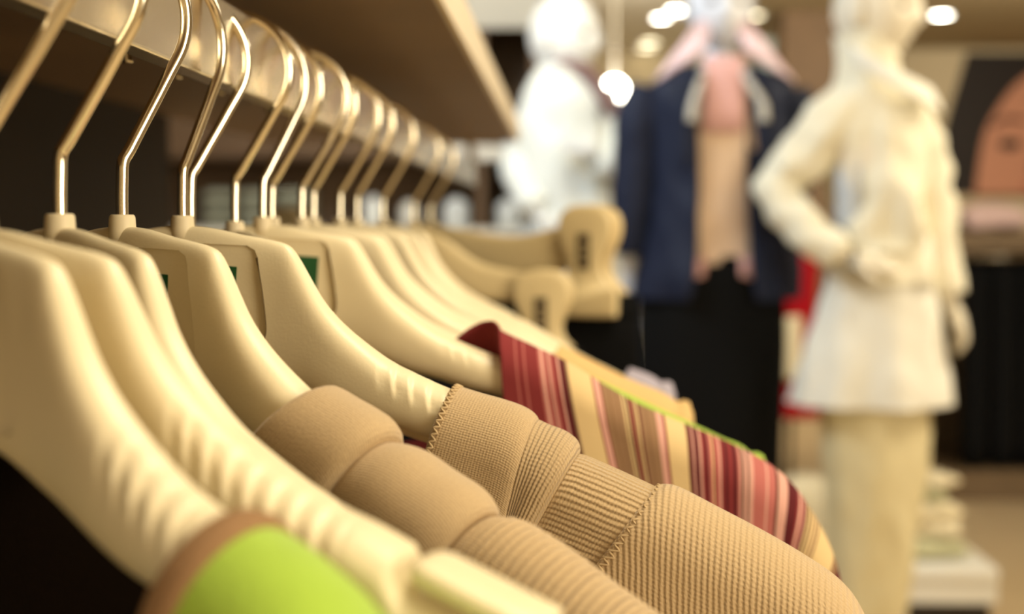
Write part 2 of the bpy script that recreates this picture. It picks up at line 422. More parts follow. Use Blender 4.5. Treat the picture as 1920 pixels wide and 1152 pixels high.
def hang_panels(name, m, parent, u0, top, hem, h, beta=0, dip=.03, n=30, curve=2.2):
    """the front and back of a top between its shoulders: two sheets under the neckline"""
    bm = bmesh.new()
    for sgn in (-1, 1):
        rows = []
        for i in range(n + 1):
            u = -u0 + 2 * u0 * i / n
            zt = top - dip * (1 - abs(u / u0) ** curve)
            rows.append([bend_left(Vector((u, sgn * (h + .004 * math.sin(u * 60 + k) * k / 10), zt + (hem - zt) * k / 10)), beta) for k in range(11)])
        rings(bm, rows, closed=False)
    o = obj(name, bm, m, parent); return solidify(o, .0012, 0)
def mirror_st(st): return st
def garment(name, label, cat, hg, group='garments on the cream hangers'):
    t = thing(name, label, cat, hg.location, hg.rotation_euler.z, group)
    return t
def stitches(name, P0, tang, across, parent, m, amp, pitch, r):
    """zigzag thread along a list of points; across[i] is the half-width direction"""
    bm = bmesh.new(); pts = []
    for i, p in enumerate(P0):
        pts.append(p + across[i] * (amp if i % 2 else -amp))
    tube(bm, catmull(pts, 3), r, 6)
    return obj(name, bm, m, parent)

# --- the wide ribbed sweater on the notched hanger
B5 = R(1.1)
sw = garment('ribbed_sweater', 'wide tan ribbed sweater with doubled collar hanging before the red striped shirt', 'sweater', NH[4])
HT = .45
drape('folded_collar', M['knit_fine'], [
    (.0975, -.0582, -.30, .024, .022, .0128, 0), (.0976, -.0570, -.30, .030, .028, .0140, 0), (.0995, -.0572, -.30, .034, .03, .0148, 0), (.106, -.0590, -.28, .036, .03, .0150, 0),
    (.114, -.0610, -.26, .038, .03, .0152, 0), (.1205, -.0632, -.25, .038, .03, .0158, 0), (.1242, -.0658, -.24, .037, .03, .0158, 0),
    (.1250, -.0690, -.24, .035, .03, .0140, 0), (.1225, -.0695, -.24, .034, .03, .0128, 0)], sw, n=6)['label'] = 'fine knit collar fold'
drape('second_fold', M['knit_across'], [
    (.1200, -.0690, -.20, .036, .03, .0135, 0), (.1235, -.0670, -.20, .040, .03, .0150, 0), (.1290, -.0690, -.32, .052, .03, .0154, 0), (.1345, -.0710, -.44, .058, .03, .0162, 0),
    (.1382, -.0738, -.52, .060, .03, .0158, 0), (.1388, -.0772, -.54, .056, .03, .0136, 0), (.1355, -.0782, -.54, .054, .03, .0120, 0)], sw, n=6)
drape('yoke', M['knit_along'], [
    (.1325, -.0785, -.50, .10, .20, .0122, 0), (.1400, -.0776, -.54, .12, .25, .0136, 0), (.1480, -.0803, -.60, .14, .3, .0146, .01), (.1580, -.0845, -.68, .15, .3, .0154, .02),
    (.1655, -.0878, -.76, .16, .3, .0156, .03), (.1680, -.0893, -.78, .16, .3, .0150, .03)], sw, n=6, nf=40)
slv = drape('sleeve', M['knit_sleeve'], [
    (.1650, -.0890, -.76, .16, .3, .0150, .03), (.1690, -.0880, -.72, .17, .3, .0162, .03), (.1740, -.0892, -.60, .19, .3, .0168, .035), (.1850, -.0946, -.38, .24, .3, .0174, .04), (.2000, -.1020, -.20, .26, .3, .0178, .05),
    (.2130, -.1092, -.12, .27, .3, .0180, .05), (.2240, -.1165, -.12, .27, .3, .0180, .05), (.2310, -.1250, -.20, .25, .28, .0178, .05), (.2370, -.1400, -.7, .18, .2, .0172, .03), (.2400, -.1650, -2.2, .12, .12, .017, 0),
    (.2420, -.22, -6, .10, .10, .017, 0), (.2430, -.35, -9, .09, .09, .016, 0)], sw, n=8, nf=40, uvx=True)
slv['label'] = 'sleeve with fine vertical ribs'
# seam between yoke and sleeve, overlocked collar edge
def arc_points(u, z, lean, h, t1, n, back=.6):
    D = Vector((lean, 0, -1)).normalized(); out = []; rt = h * 1.15; L = PI * h / 2 + (t1 - rt); i0 = -back * PI * h / 2
    for k in range(n):
        s = i0 + (L - i0) * k / (n - 1); a = s / h + PI / 2
        if s < PI * h / 2: out.append(Vector((u, 0, z)) + D * (rt - rt * math.sin(a)) + Vector((0, h * math.cos(a), 0)))
        else: out.append(Vector((u, 0, z)) + D * (rt + s - PI * h / 2) + Vector((0, -h - .0004 - (s - PI * h / 2) * .03, 0)))
    return out
for nm, (u, z, lean, h, t1, n), amp, r, par in (
        ('seam_stitching', (.1674, -.0876, -.75, .0168, .085, 76), .0013, .0004, slv),
        ('overlock_stitching', (.0986, -.0556, -.30, .0165, .036, 56), .0009, .0004, None)):
    P0 = arc_points(u, z, lean, h, t1, n)
    st = stitches(nm, P0, None, [Vector((1, 0, -.4)).normalized()] * n, par if par else sw, M['stitch'], amp, 0, r)
drape('left_shoulder', M['knit_sleeve'], [(.1, -.056, -.2, .2, .2, .013, 0), (.15, -.081, -.1, .3, .3, .014, 0), (.2, -.104, 0, .3, .3, .014, 0), (.225, -.118, -.1, .3, .3, .014, 0), (.237, -.14, -.8, .18, .18, .013, 0), (.241, -.3, -8, .08, .08, .012, 0)],
      sw, n=5, beta=B5, mirror=True, nf=14)
hang_panels('front_and_back', M['knit_sleeve'], sw, .135, -.12, -.5, .015, B5)

# --- the narrower sweater before it
B4 = R(22.5)
sn = garment('tan_sweater', 'narrower tan sweater with folded collar and transverse ribs, behind the bare clip hanger', 'sweater', NH[3])
drape('folded_collar', M['knit_fine'], [
    (.0790, -.0487, -1.05, .020, .018, .0120, 0), (.0783, -.0466, -1.05, .024, .02, .0135, 0), (.0800, -.0462, -1.0, .027, .022, .0140, 0), (.0860, -.0485, -.9, .029, .024, .0142, 0),
    (.0920, -.0508, -.8, .030, .024, .0145, 0), (.0966, -.0530, -.75, .030, .024, .0146, 0), (.0990, -.0556, -.72, .029, .024, .0142, 0), (.0985, -.0582, -.72, .026, .024, .0125, 0), (.0960, -.0585, -.72, .025, .024, .0115, 0)], sn, n=6)['label'] = 'folded fine knit collar'
drape('second_fold', M['knit_fine'], [
    (.0930, -.0612, -.72, .026, .024, .0103, 0), (.1000, -.0600, -.72, .028, .024, .0112, 0), (.1090, -.0610, -.66, .030, .026, .0130, 0), (.1180, -.0652, -.62, .032, .026, .0140, 0), (.1260, -.0688, -.60, .034, .026, .0146, 0),
    (.1300, -.0722, -.60, .032, .026, .0136, 0), (.1302, -.0748, -.60, .030, .026, .0124, 0), (.1275, -.0752, -.60, .028, .026, .0112, 0)], sn, n=6)
drape('ribbed_sleeve', M['knit_fine'], [
    (.1250, -.0790, -.6, .10, .1, .0097, 0), (.1320, -.0770, -.55, .12, .12, .0108, 0), (.1400, -.0768, -.50, .14, .14, .0126, .01), (.1520, -.0815, -.45, .16, .16, .0134, .02), (.1680, -.0900, -.4, .2, .2, .0138, .02), (.1860, -.0990, -.35, .24, .24, .014, .02),
    (.2050, -.1080, -.3, .26, .26, .014, .02), (.2200, -.1170, -.3, .26, .26, .014, .02), (.2310, -.130, -.6, .2, .2, .014, 0), (.2360, -.155, -1.8, .12, .12, .014, 0), (.2380, -.22, -6, .09, .09, .014, 0), (.2390, -.35, -9, .08, .08, .013, 0)],
      sn, n=34, ribs=(.0024, .0006))['label'] = 'sleeve with coarse transverse ribs'
drape('left_shoulder', M['knit_fine'], [(.08, -.048, -.2, .2, .2, .012, 0), (.15, -.081, -.1, .3, .3, .012, 0), (.2, -.104, 0, .3, .3, .012, 0), (.225, -.118, -.1, .3, .3, .012, 0), (.237, -.14, -.8, .18, .18, .012, 0), (.241, -.3, -8, .08, .08, .012, 0)],
      sn, n=5, beta=B4, mirror=True, nf=14)
hang_panels('front_and_back', M['knit_fine'], sn, .13, -.10, -.5, .0125, B4, dip=.05)

# --- the striped shirt
def stripe_mat():
    dk, rd, pk, lp, cr, br, ln = (.095, .012, .014), (.21, .03, .03), (.43, .13, .11), (.62, .33, .26), (.66, .48, .235), (.27, .155, .08), (.07, .03, .018)
    px = [(930, rd), (957, pk), (960, rd), (972, pk), (975, rd), (999, pk), (1003, lp), (1008, pk), (1013, rd), (1017, lp), (1020, pk), (1025, rd), (1034, lp), (1038, dk), (1047, ln), (1050, br), (1054, cr), (1101, rd), (1105, lp), (1117, rd), (1120, br), (1133, (.23, .125, .06)), (1137, br), (1148, (.22, .12, .06)), (1151, br),
          (1160, cr), (1164, ln), (1168, cr), (1171, ln), (1174, rd), (1180, br), (1187, cr), (1190, dk), (1195, br), (1205, (.22, .12, .06)), (1209, br), (1226, lp), (1238, rd), (1243, cr), (1281, dk), (1290, lp), (1293, dk), (1303, lp), (1307, rd), (1314, dk), (1321, pk), (1327, cr), (1330, rd), (1335, pk), (1340, lp), (1344, rd), (1350, dk), (1358, rd), (1366, dk), (1375, pk), (1379, lp), (1382, ln),
          (1385, lp), (1389, ln), (1392, lp), (1397, pk), (1413, lp), (1416, pk), (1426, ln), (1429, lp), (1443, dk), (1458, rd), (1462, lp), (1466, rd), (1470, lp), (1473, dk), (1478, cr), (1481, ln), (1485, cr), (1488, br), (1491, cr), (1494, br), (1497, cr), (1500, br), (1503, cr), (1540, br), (1552, dk), (1562, rd), (1580, br)]
    m = mat('red_pink_cream_stripes', cr, .85, spec=.15, bump=.15, bscale=900)
    nt = m.node_tree; b = nt.nodes['Principled BSDF']
    uv = nt.nodes.new('ShaderNodeUVMap'); uv.uv_map = 'UVMap'
    sep = nt.nodes.new('ShaderNodeSeparateXYZ'); nt.links.new(uv.outputs[0], sep.inputs[0])
    prev = None
    for k in range(0, len(px), 28):
        ch = px[k:k + 28]; a = ch[0][0]; e = px[k + 28][0] if k + 28 < len(px) else ch[-1][0] + 20
        mr = nt.nodes.new('ShaderNodeMapRange'); mr.clamp = True
        mr.inputs[1].default_value = STR(a); mr.inputs[2].default_value = STR(e)
        nt.links.new(sep.outputs['Y'], mr.inputs[0])
        cr_ = nt.nodes.new('ShaderNodeValToRGB'); cr_.color_ramp.interpolation = 'CONSTANT'
        els = cr_.color_ramp.elements; els.remove(els[1])
        els[0].position = 0; els[0].color = (*ch[0][1], 1)
        for p, c in ch[1:]:
            el = els.new((p - a) / (e - a)); el.color = (*c, 1)
        nt.links.new(mr.outputs[0], cr_.inputs[0])
        if prev is None: prev = cr_.outputs[0]
        else:
            gt = nt.nodes.new('ShaderNodeMath'); gt.operation = 'GREATER_THAN'; gt.inputs[1].default_value = STR(a)
            nt.links.new(sep.outputs['Y'], gt.inputs[0])
            mx = nt.nodes.new('ShaderNodeMix'); mx.data_type = 'RGBA'
            nt.links.new(gt.outputs[0], mx.inputs[0]); nt.links.new(prev, mx.inputs[6]); nt.links.new(cr_.outputs[0], mx.inputs[7]); prev = mx.outputs[2]
    nt.links.new(prev, b.inputs['Base Color'])
    return m
# ridge of the shirt in the local frame (px of the photograph, u, z), used for stripe spacing along the cloth
SR = [(930, .1045, -.0488), (950, .1090, -.0512), (1000, .1196, -.0560), (1070, .1361, -.0640), (1135, .1514, -.0735), (1200, .1668, -.0820), (1300, .1904, -.0920), (1400, .2140, -.1026), (1470, .2305, -.1135), (1520, .2423, -.1290), (1560, .2518, -.1480), (1585, .2570, -.1700)]
_acc = [(SR[0][0], 0)]
for a, b in zip(SR, SR[1:]): _acc.append((b[0], _acc[-1][1] + math.hypot(b[1] - a[1], b[2] - a[2])))
STR = lambda p: interp(_acc, p)
M['stripes'] = stripe_mat()
sh = garment('striped_shirt', 'shirt with red, pink and cream stripes draped behind the wide ribbed sweater', 'shirt', NH[5])
leans = [.10, .12, .16, .22, .22, .16, .06, -.02, -.12, -.34, -.55, -.8]
ths = [.0149, .0150, .0152, .0150, .0145, .0150, .0152, .0155, .0155, .0150, .0140, .0130]
drape('shoulder', M['stripes'], [(u, z, le, .30 if i < 8 else .2, .3 if i < 8 else .2, h, .06) for i, ((p, u, z), le, h) in enumerate(zip(SR, leans, ths))], sh, n=10, nf=34, wave=0)
drape('sleeve', M['stripes'], [(.2520, -.150, -.8, .17, .17, .0135, .03), (.2570, -.172, -1.2, .13, .13, .013, .02), (.2600, -.21, -3, .11, .11, .012, 0), (.2620, -.36, -8, .09, .09, .012, 0)], sh, n=6)
drape('left_shoulder', M['stripes'], [(.108, -.055, 0, .3, .3, .0135, 0), (.15, -.078, -.1, .3, .3, .0135, 0), (.2, -.100, 0, .3, .3, .0135, 0), (.225, -.113, -.1, .3, .3, .0135, 0), (.241, -.14, -.8, .18, .18, .013, 0), (.245, -.3, -8, .08, .08, .012, 0)], sh, n=5, mirror=True, nf=14)
M['maroon'] = mat('dark_red_shirt_cloth', (.10, .013, .012), .9, spec=.1)
hang_panels('front_and_back', M['maroon'], sh, .110, -.072, -.5, .015, 0, dip=.03, curve=5)
# the stood-up back of the neckline, curling over the arm
bm = bmesh.new(); rws = []; uvs = []
for i, (u, zt, zb, y) in enumerate(catmull([(.086, -.0535, -.075, .0135), (.092, -.0485, -.075, .0135), (.0985, -.0452, -.072, .012), (.1035, -.0445, -.070, .007), (.1062, -.0462, -.070, .000), (.1074, -.0488, -.072, -.008), (.1080, -.0550, -.082, -.0150)], 5)):
    rws.append([Vector((u - .002 * (k / 8), y - .001 * k / 8, zb + (zt - zb) * k / 8)) for k in range(9)]); uvs.append([(k * .003, -.004 - .0003 * k) for k in range(9)])
rings(bm, rws, closed=False, uvs=uvs); solidify(obj('neckline_edge', bm, M['stripes'], sh), .0012, 0)['label'] = 'dark red inside of the raised neckline'

# --- the lime shirt on the nearest hanger
B1 = R(25.5)
gs = garment('green_shirt', 'lime green shirt with brown neckline at the lower left corner', 'shirt', NH[0])
g1 = [(.0905, -.0545, -.42, .30, .30, .0135, .02), (.0950, -.0557, -.38, .32, .32, .0142, .03), (.1030, -.0587, -.3, .34, .34, .0150, .05), (.1100, -.0625, -.2, .34, .34, .0155, .06), (.1200, -.0690, -.1, .34, .34, .0155, .06), (.15, -.0820, 0, .34, .34, .0150, .05), (.19, -.102, 0, .34, .34, .0150, .05),
      (.222, -.117, -.2, .3, .3, .0150, .03), (.236, -.14, -.8, .2, .2, .0145, 0), (.241, -.3, -8, .09, .09, .013, 0)]
drape('shoulder', M['green'], g1, gs, n=7, nf=34)
drape('neckline_trim', M['trim'], [(.0885, -.0548, -.44, .26, .26, .0130, .02), (.0886, -.0530, -.44, .27, .27, .0146, .02), (.0905, -.0528, -.43, .28, .28, .0152, .02), (.0930, -.0535, -.42, .29, .29, .0152, .02), (.0938, -.0548, -.41, .29, .29, .0140, .02)], gs, n=5, nf=34)['label'] = 'brown neckline band'
drape('left_shoulder', M['green'], [(.1, -.056, -.2, .2, .2, .013, 0), (.15, -.081, -.1, .3, .3, .0135, 0), (.2, -.104, 0, .3, .3, .0135, 0), (.225, -.118, -.1, .3, .3, .0135, 0), (.237, -.14, -.8, .18, .18, .013, 0), (.241, -.3, -8, .08, .08, .012, 0)],
      gs, n=5, beta=B1, mirror=True, nf=14)
hang_panels('front_and_back', M['green'], gs, .10, -.21, -.5, .013, B1, dip=.05)

# --- the dark top on the third hanger
B3 = R(30.9)
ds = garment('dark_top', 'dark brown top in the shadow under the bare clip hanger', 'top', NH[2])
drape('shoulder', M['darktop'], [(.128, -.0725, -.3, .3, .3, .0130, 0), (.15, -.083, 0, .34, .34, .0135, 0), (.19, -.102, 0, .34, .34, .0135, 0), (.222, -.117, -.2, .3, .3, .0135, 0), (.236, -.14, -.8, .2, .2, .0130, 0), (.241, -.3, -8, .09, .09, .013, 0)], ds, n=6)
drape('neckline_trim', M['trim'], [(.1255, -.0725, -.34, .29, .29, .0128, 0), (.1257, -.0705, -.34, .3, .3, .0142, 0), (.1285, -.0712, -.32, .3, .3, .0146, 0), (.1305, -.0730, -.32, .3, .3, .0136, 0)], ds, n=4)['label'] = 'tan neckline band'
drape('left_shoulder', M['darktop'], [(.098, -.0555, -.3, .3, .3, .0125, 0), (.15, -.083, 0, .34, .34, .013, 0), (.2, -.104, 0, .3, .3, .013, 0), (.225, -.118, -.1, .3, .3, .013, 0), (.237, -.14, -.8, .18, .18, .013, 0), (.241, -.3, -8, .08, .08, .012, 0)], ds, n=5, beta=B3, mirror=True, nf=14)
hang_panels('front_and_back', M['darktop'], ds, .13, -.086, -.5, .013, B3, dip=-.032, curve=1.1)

# --- tops further along the rail
def plain_top(name, label, hg, m, u0, dz=0, h=.0145, trim=None, dip=.04, cut=0):
    t = garment(name, label, 'top', hg)
    st = [(u0, interp(RIDGE, u0) + .0015 + dz, -.35, .28, .28, h, .02)]
    for u in (u0 + .008, u0 + .03, .175, .195, .212):
        if st[-1][0] + .004 < u <= .213 - cut: st.append((u, interp(RIDGE, u) + .0022 + dz, -.1, .34, .34, h, .03))
    zc = interp(RIDGE, .226 - cut) + .002
    st += [(.226 - cut, zc + dz, -.3, .28, .28, h, .02), (.237 - cut, zc - .021 + dz, -.9, .18, .18, h * .95, 0), (.241 - cut, -.3, -8, .08, .08, h * .9, 0)]
    drape('right_shoulder', m, st, t, n=5, nf=16)
    drape('left_shoulder', m, st, t, n=4, mirror=True, nf=12)
    hang_panels('front_and_back', m, t, u0, interp(RIDGE, u0) - .04, -.5, h - .001, dip=dip)
    if trim:
        z0 = interp(RIDGE, u0)
        drape('neckline_trim', trim, [(u0 - .003, z0 - .0005, -.4, .2, .2, h - .0012, 0), (u0 - .002, z0 + .003, -.4, .2, .2, h + .0012, 0), (u0 + .003, z0 + .0015, -.38, .2, .2, h + .0014, 0), (u0 + .005, z0 - .001, -.37, .2, .2, h, 0)], t, n=4, nf=12)
    return t
plain_top('lime_top', 'lime green top seen as a thin sliver above the striped shirt', FH[1], M['green'], .142, dz=.001)
plain_top('plain_tan_top', 'plain tan top just above the lime green sliver', FH[2], M['tanshirt'], .134, dz=.006, h=.017, trim=M['tanshirt'], cut=.03)
plain_top('lavender_top', 'lavender grey top showing at its shoulder beside the black skirts', FH[4], M['lavender'], .178, dz=.004, cut=.03)
# ------------------------------------------------------------------ clip hangers with skirts
def clip_shape(bm, cx, cy, cz, sc, th):
    """flared clip jaw: round head, narrow waist, wide lower plate"""
    half = [(.0, .046), (.012, .0445), (.021, .039), (.0245, .030), (.0235, .019), (.0180, .006), (.0150, -.004), (.0165, -.013), (.0230, -.021), (.0285, -.026), (.0300, -.031), (.0295, -.044), (.0270, -.0475), (0, -.0485)]
    pr = catmull([(x, z) for x, z in half], 3)
    loop = [(x, z) for x, z in pr] + [(-x, z) for x, z in pr[-2:0:-1]]
    rows = []
    for y, k in ((-th, .90), (-th * .92, .965), (-th * .6, 1), (th * .6, 1), (th * .92, .965), (th, .90)):
        rows.append([Vector((cx + x * sc * k, cy + y, cz + z * sc * k)) for x, z in loop])
    rings(bm, rows)
M['slot'] = mat('dark_clip_slot', (.07, .045, .018), .7)
M['steel'] = mat('clip_pivot_metal', (.85, .82, .74), .15, metal=1)
M['clip'] = mat('clip_plastic', (.70, .55, .29), .45, spec=.45)
def clip_hanger(d, yaw, label, zc, clips, half, top_pts, hy, sc):
    t = thing('clip_hanger', label, 'hanger', (RX, d, CZ), -R(yaw), 'clip hangers near the far end of the rail')
    bm = bmesh.new(); rows = []
    pts = catmull(top_pts, 6)
    full = [(-x, zt, zb) for x, zt, zb in pts[::-1]][:-1] + pts
    for x, zt, zb in full:
        zm, hz = (zt + zb) / 2, (zt - zb) / 2
        rows.append([Vector((x, -.006 * math.copysign(abs(math.cos(a)) ** .55, math.cos(a)), zm + hz * math.copysign(abs(math.sin(a)) ** .55, math.sin(a)))) for a in [2 * PI * k / 24 for k in range(24)]])
    rings(bm, rows); obj('bar', bm, M['clip'], t)
    link('collar', COLLAR, None, t)
    h = link('hook', HOOK, None, t); h.rotation_euler = (0, 0, R(yaw + hy))
    for cx, cz in clips:
        bm = bmesh.new(); clip_shape(bm, cx, -.0105, cz, sc, .0042); clip_shape(bm, cx, .0105, cz, sc, .0042)
        box(bm, cx - .007 * sc, cx + .007 * sc, -.007, .007, cz + .030 * sc, cz + .040 * sc)
        c = obj('clip', bm, M['clip'], t)
        bm = bmesh.new(); box(bm, cx - .0058 * sc, cx + .0058 * sc, -.0155, -.0135, cz - .008 * sc, cz + .022 * sc, bev=.0008)
        o = obj('slot', bm, M['slot'], c, False); o['label'] = 'dark recessed slot'
        bm = bmesh.new()
        for k in range(3): box(bm, cx - .0024 * sc, cx + .0024 * sc, -.0160, -.0150, cz + (-.002 + k * .007) * sc, cz + (-.0005 + k * .007) * sc)
        obj('ridge', bm, M['clip'], c, False)
    return t
c1 = clip_hanger(1.262, 10, 'lower clip hanger with a round clip head, behind the bare hanger arms', 0, [(.118, -.088), (-.118, -.088)], .13, [(0, -.002, -.040), (.03, -.016, -.052), (.06, -.036, -.068), (.095, -.044, -.071), (.125, -.046, -.070)], 5, 1.0)
c2 = clip_hanger(1.425, 27, 'upper clip hanger with wide flared clip, black skirt in its jaws', 0, [(.178, -.036), (-.178, -.036)], .17, [(0, -.002, -.026), (.05, -.010, -.046), (.10, -.014, -.053), (.15, -.004, -.048), (.185, .006, -.030), (.198, .006, -.024)], 5, 1.12)
for o in [c for c in c2.children if c.name.startswith('bar')]:
    for sx in (-1, 1):
        bm = bmesh.new(); lathe(bm, [(.0002, -.012), (.0085, -.012), (.0085, -.008), (.0002, -.008)], 16)
        bmesh.ops.rotate(bm, verts=bm.verts, matrix=Matrix.Rotation(PI / 2, 3, 'X'))
        bmesh.ops.translate(bm, verts=bm.verts, vec=(sx * .142, 0 - .018 + .02 - .0185 + .006, -.030))
        obj('pivot', bm, M['steel'], o)['label'] = 'shiny metal pivot'
def skirt(name, label, hg, m, half, ztop, zbot, flare, th=.006):
    t = thing(name, label, 'skirt', hg.location, hg.rotation_euler.z, 'black skirts in the clip hangers')
    bm = bmesh.new(); rows = []
    for i in range(13):
        q = i / 12; z = ztop + (zbot - ztop) * q; a = half + flare * q; b = th + .016 * q
        rows.append([Vector(((a) * math.cos(2 * PI * k / 48), (b + .006 * q * math.sin(7 * 2 * PI * k / 48)) * math.sin(2 * PI * k / 48), z)) for k in range(48)])
    rings(bm, rows, True, True); obj('panel', bm, m, t)
    bm = bmesh.new(); rows = []
    for z, g in ((ztop + .001, .0), (ztop + .002, .0012), (ztop - .02, .0016), (ztop - .021, .0004)):
        rows.append([Vector(((half + g) * math.cos(2 * PI * k / 48), (th + g) * math.sin(2 * PI * k / 48), z)) for k in range(48)])
    rings(bm, rows); obj('waistband', bm, m, t)
    return t
skirt('skirt', 'black skirt clipped under the lower clip hanger', c1, M['black'], .150, -.112, -.62, .05)
skirt('skirt', 'black skirt clipped under the upper clip hanger with wide flared clip', c2, M['black'], .225, -.070, -.66, .03)

# ------------------------------------------------------------------ mannequins
M['skin'] = mat('mannequin_pale', (.80, .72, .56), .5)
M['skin_w'] = mat('mannequin_white', (.86, .86, .82), .45)
M['skin_g'] = mat('mannequin_grey_white', (.72, .73, .77), .5)
M['eye'] = mat('mannequin_eye_paint', (.05, .035, .03), .5)
M['coat_w'] = mat('white_coat_cloth', (.84, .86, .80), .85, spec=.1, bump=.2, bscale=60)
M['cream_j'] = mat('cream_jacket_cloth', (.84, .78, .60), .85, spec=.1, bump=.2, bscale=60)
M['white_s'] = mat('white_shirt_cloth', (.86, .83, .72), .85, spec=.1)
M['trouser'] = mat('cream_trouser_cloth', (.76, .66, .40), .85, spec=.1)
M['navy'] = mat('navy_blazer_cloth', (.0055, .0095, .030), .7, spec=.35, bump=.2, bscale=300)
M['pink'] = mat('pink_shirt_cloth', (.80, .46, .42), .85, spec=.1)
M['pale_pink'] = mat('pale_pink_collar', (.86, .64, .66), .85, spec=.1)
M['peach'] = mat('peach_top_cloth', (.80, .58, .40), .85, spec=.1)
M['cord'] = mat('grey_cord', (.62, .58, .50), .8)
M['plum'] = mat('plum_strip', (.22, .13, .12), .9)
M['red'] = mat('red_cloth', (.36, .006, .012), .8, spec=.1)

def skin_body(name, chains, m, parent, head=None):
    """one continuous figure: connected joints with radii, grown by a Skin modifier. chains: lists of (key, pos, radius)"""
    me = bpy.data.meshes.new(name); keys = {}; vs = []; rad = []; es = []
    for ch in chains:
        pr = None
        for it in ch:
            k = it[0]
            if k not in keys: keys[k] = len(vs); vs.append(it[1]); rad.append(it[2])
            if pr is not None: es.append((pr, keys[k]))
            pr = keys[k]
    me.from_pydata(vs, es, []); o = bpy.data.objects.new('tmp', me); COL.objects.link(o)
    md = o.modifiers.new('skin', 'SKIN'); md.use_smooth_shade = True
    for v, r in zip(me.skin_vertices[0].data, rad): v.radius = (r, r)
    me.skin_vertices[0].data[0].use_root = True
    o.modifiers.new('sub', 'SUBSURF').levels = 1
    bpy.context.view_layer.update()
    new = bpy.data.meshes.new_from_object(o.evaluated_get(bpy.context.evaluated_depsgraph_get()))
    bpy.data.objects.remove(o)
    bm = bmesh.new(); bm.from_mesh(new)
    if head: head(bm)
    return obj(name, bm, m, parent)
def head_on(c, yaw, tilt=0, s=1.0):
    """adds a sculpted head (face towards -y before turning) to a body mesh"""
    Mx = Matrix.Translation(c) @ Matrix.Rotation(yaw, 4, 'Z') @ Matrix.Rotation(tilt, 4, 'X') @ Matrix.Scale(s, 4)
    def f(bm):
        rows = []
        for i in range(1, 32):
            ph = PI * i / 32; zz = math.cos(ph); r = math.sin(ph); row = []
            for k in range(40):
                a = 2 * PI * k / 40; x, y = math.sin(a) * r, -math.cos(a) * r
                w = .076 * (1 - .30 * max(0, -zz) ** 1.4); dpt = .098
                X, Y, Z = x * w, y * dpt, zz * .118
                fr = max(0, -y)
                if zz < -.2: Y *= 1 - .22 * (-zz - .2) * (1 if y > 0 else .2)
                # brow, eye sockets, nose, lips, chin
                g = lambda u, v, su, sv: math.exp(-((X - u) / su) ** 2 - ((Z - v) / sv) ** 2) * (fr > .2)
                Y -= .020 * g(0, -.022, .011, .022) + .008 * g(0, .008, .010, .03)
                Y += .013 * (g(.030, .006, .016, .013) + g(-.030, .006, .016, .013))
                Y -= .006 * g(0, .032, .05, .012) + .007 * g(0, -.062, .022, .008) + .010 * g(0, -.10, .025, .016)
                Y += .004 * g(0, -.071, .02, .004)
                row.append(Mx @ Vector((X, Y, Z)))
            rows.append(row)
        rings(bm, rows)
        for sx in (-1, 1):       # ears
            er = []
            for q in range(7):
                b = PI * q / 6; er.append([Mx @ Vector((sx * (.072 + .012 * math.sin(b)), .012 + .014 * math.cos(t), -.002 + .032 * -math.cos(b) + .01 * math.sin(t))) for t in [2 * PI * z / 10 for z in range(10)]])
            rings(bm, er)
    f.M = Mx
    return f
def eyes(hd, parent):
    for sx in (-1, 1):
        bm = bmesh.new()
        bmesh.ops.create_uvsphere(bm, u_segments=16, v_segments=10, radius=1, matrix=hd.M @ Matrix.Translation((sx * .030, -.079, .006)) @ Matrix.Diagonal((.016, .007, .0085, 1)))
        obj('eye', bm, M['eye'], parent)
def hand_chain(key, wrist, direction, palm_n, s=1.0, curl=.5):
    """five separate fingers and a thumb leaving the side of the palm; direction: wrist -> knuckles, palm_n: out of the palm"""
    d = Vector(direction).normalized(); n = Vector(palm_n); n = (n - d * n.dot(d)).normalized(); side = d.cross(n); w = Vector(wrist)
    ch = []; palm = w + d * .045 * s
    for k, (off, ln) in enumerate(((-.027, .062), (-.009, .074), (.009, .080), (.027, .072))):
        base = w + d * .085 * s + side * off * s; p1 = base + (d * .5 + n * curl * .25) * ln * s; p2 = p1 + (d * (.36 - .2 * curl) + n * curl * .5) * ln * s
        ch.append([(key, w, .02), (key + 'p', palm, .021), (key + 'k%d' % k, base, .0105), (key + 'f%d' % k, p1, .0088), (key + 't%d' % k, p2, .007)])
    tb = w + d * .03 * s - side * .026 * s
    ch.append([(key + 'p', palm, .021), (key + 'h', tb, .012), (key + 'h1', tb + (d * .6 - side * .55 + n * .3) * .035 * s, .010), (key + 'h2', tb + (d * 1.3 - side * .75 + n * .6) * .042 * s, .008)])
    return ch
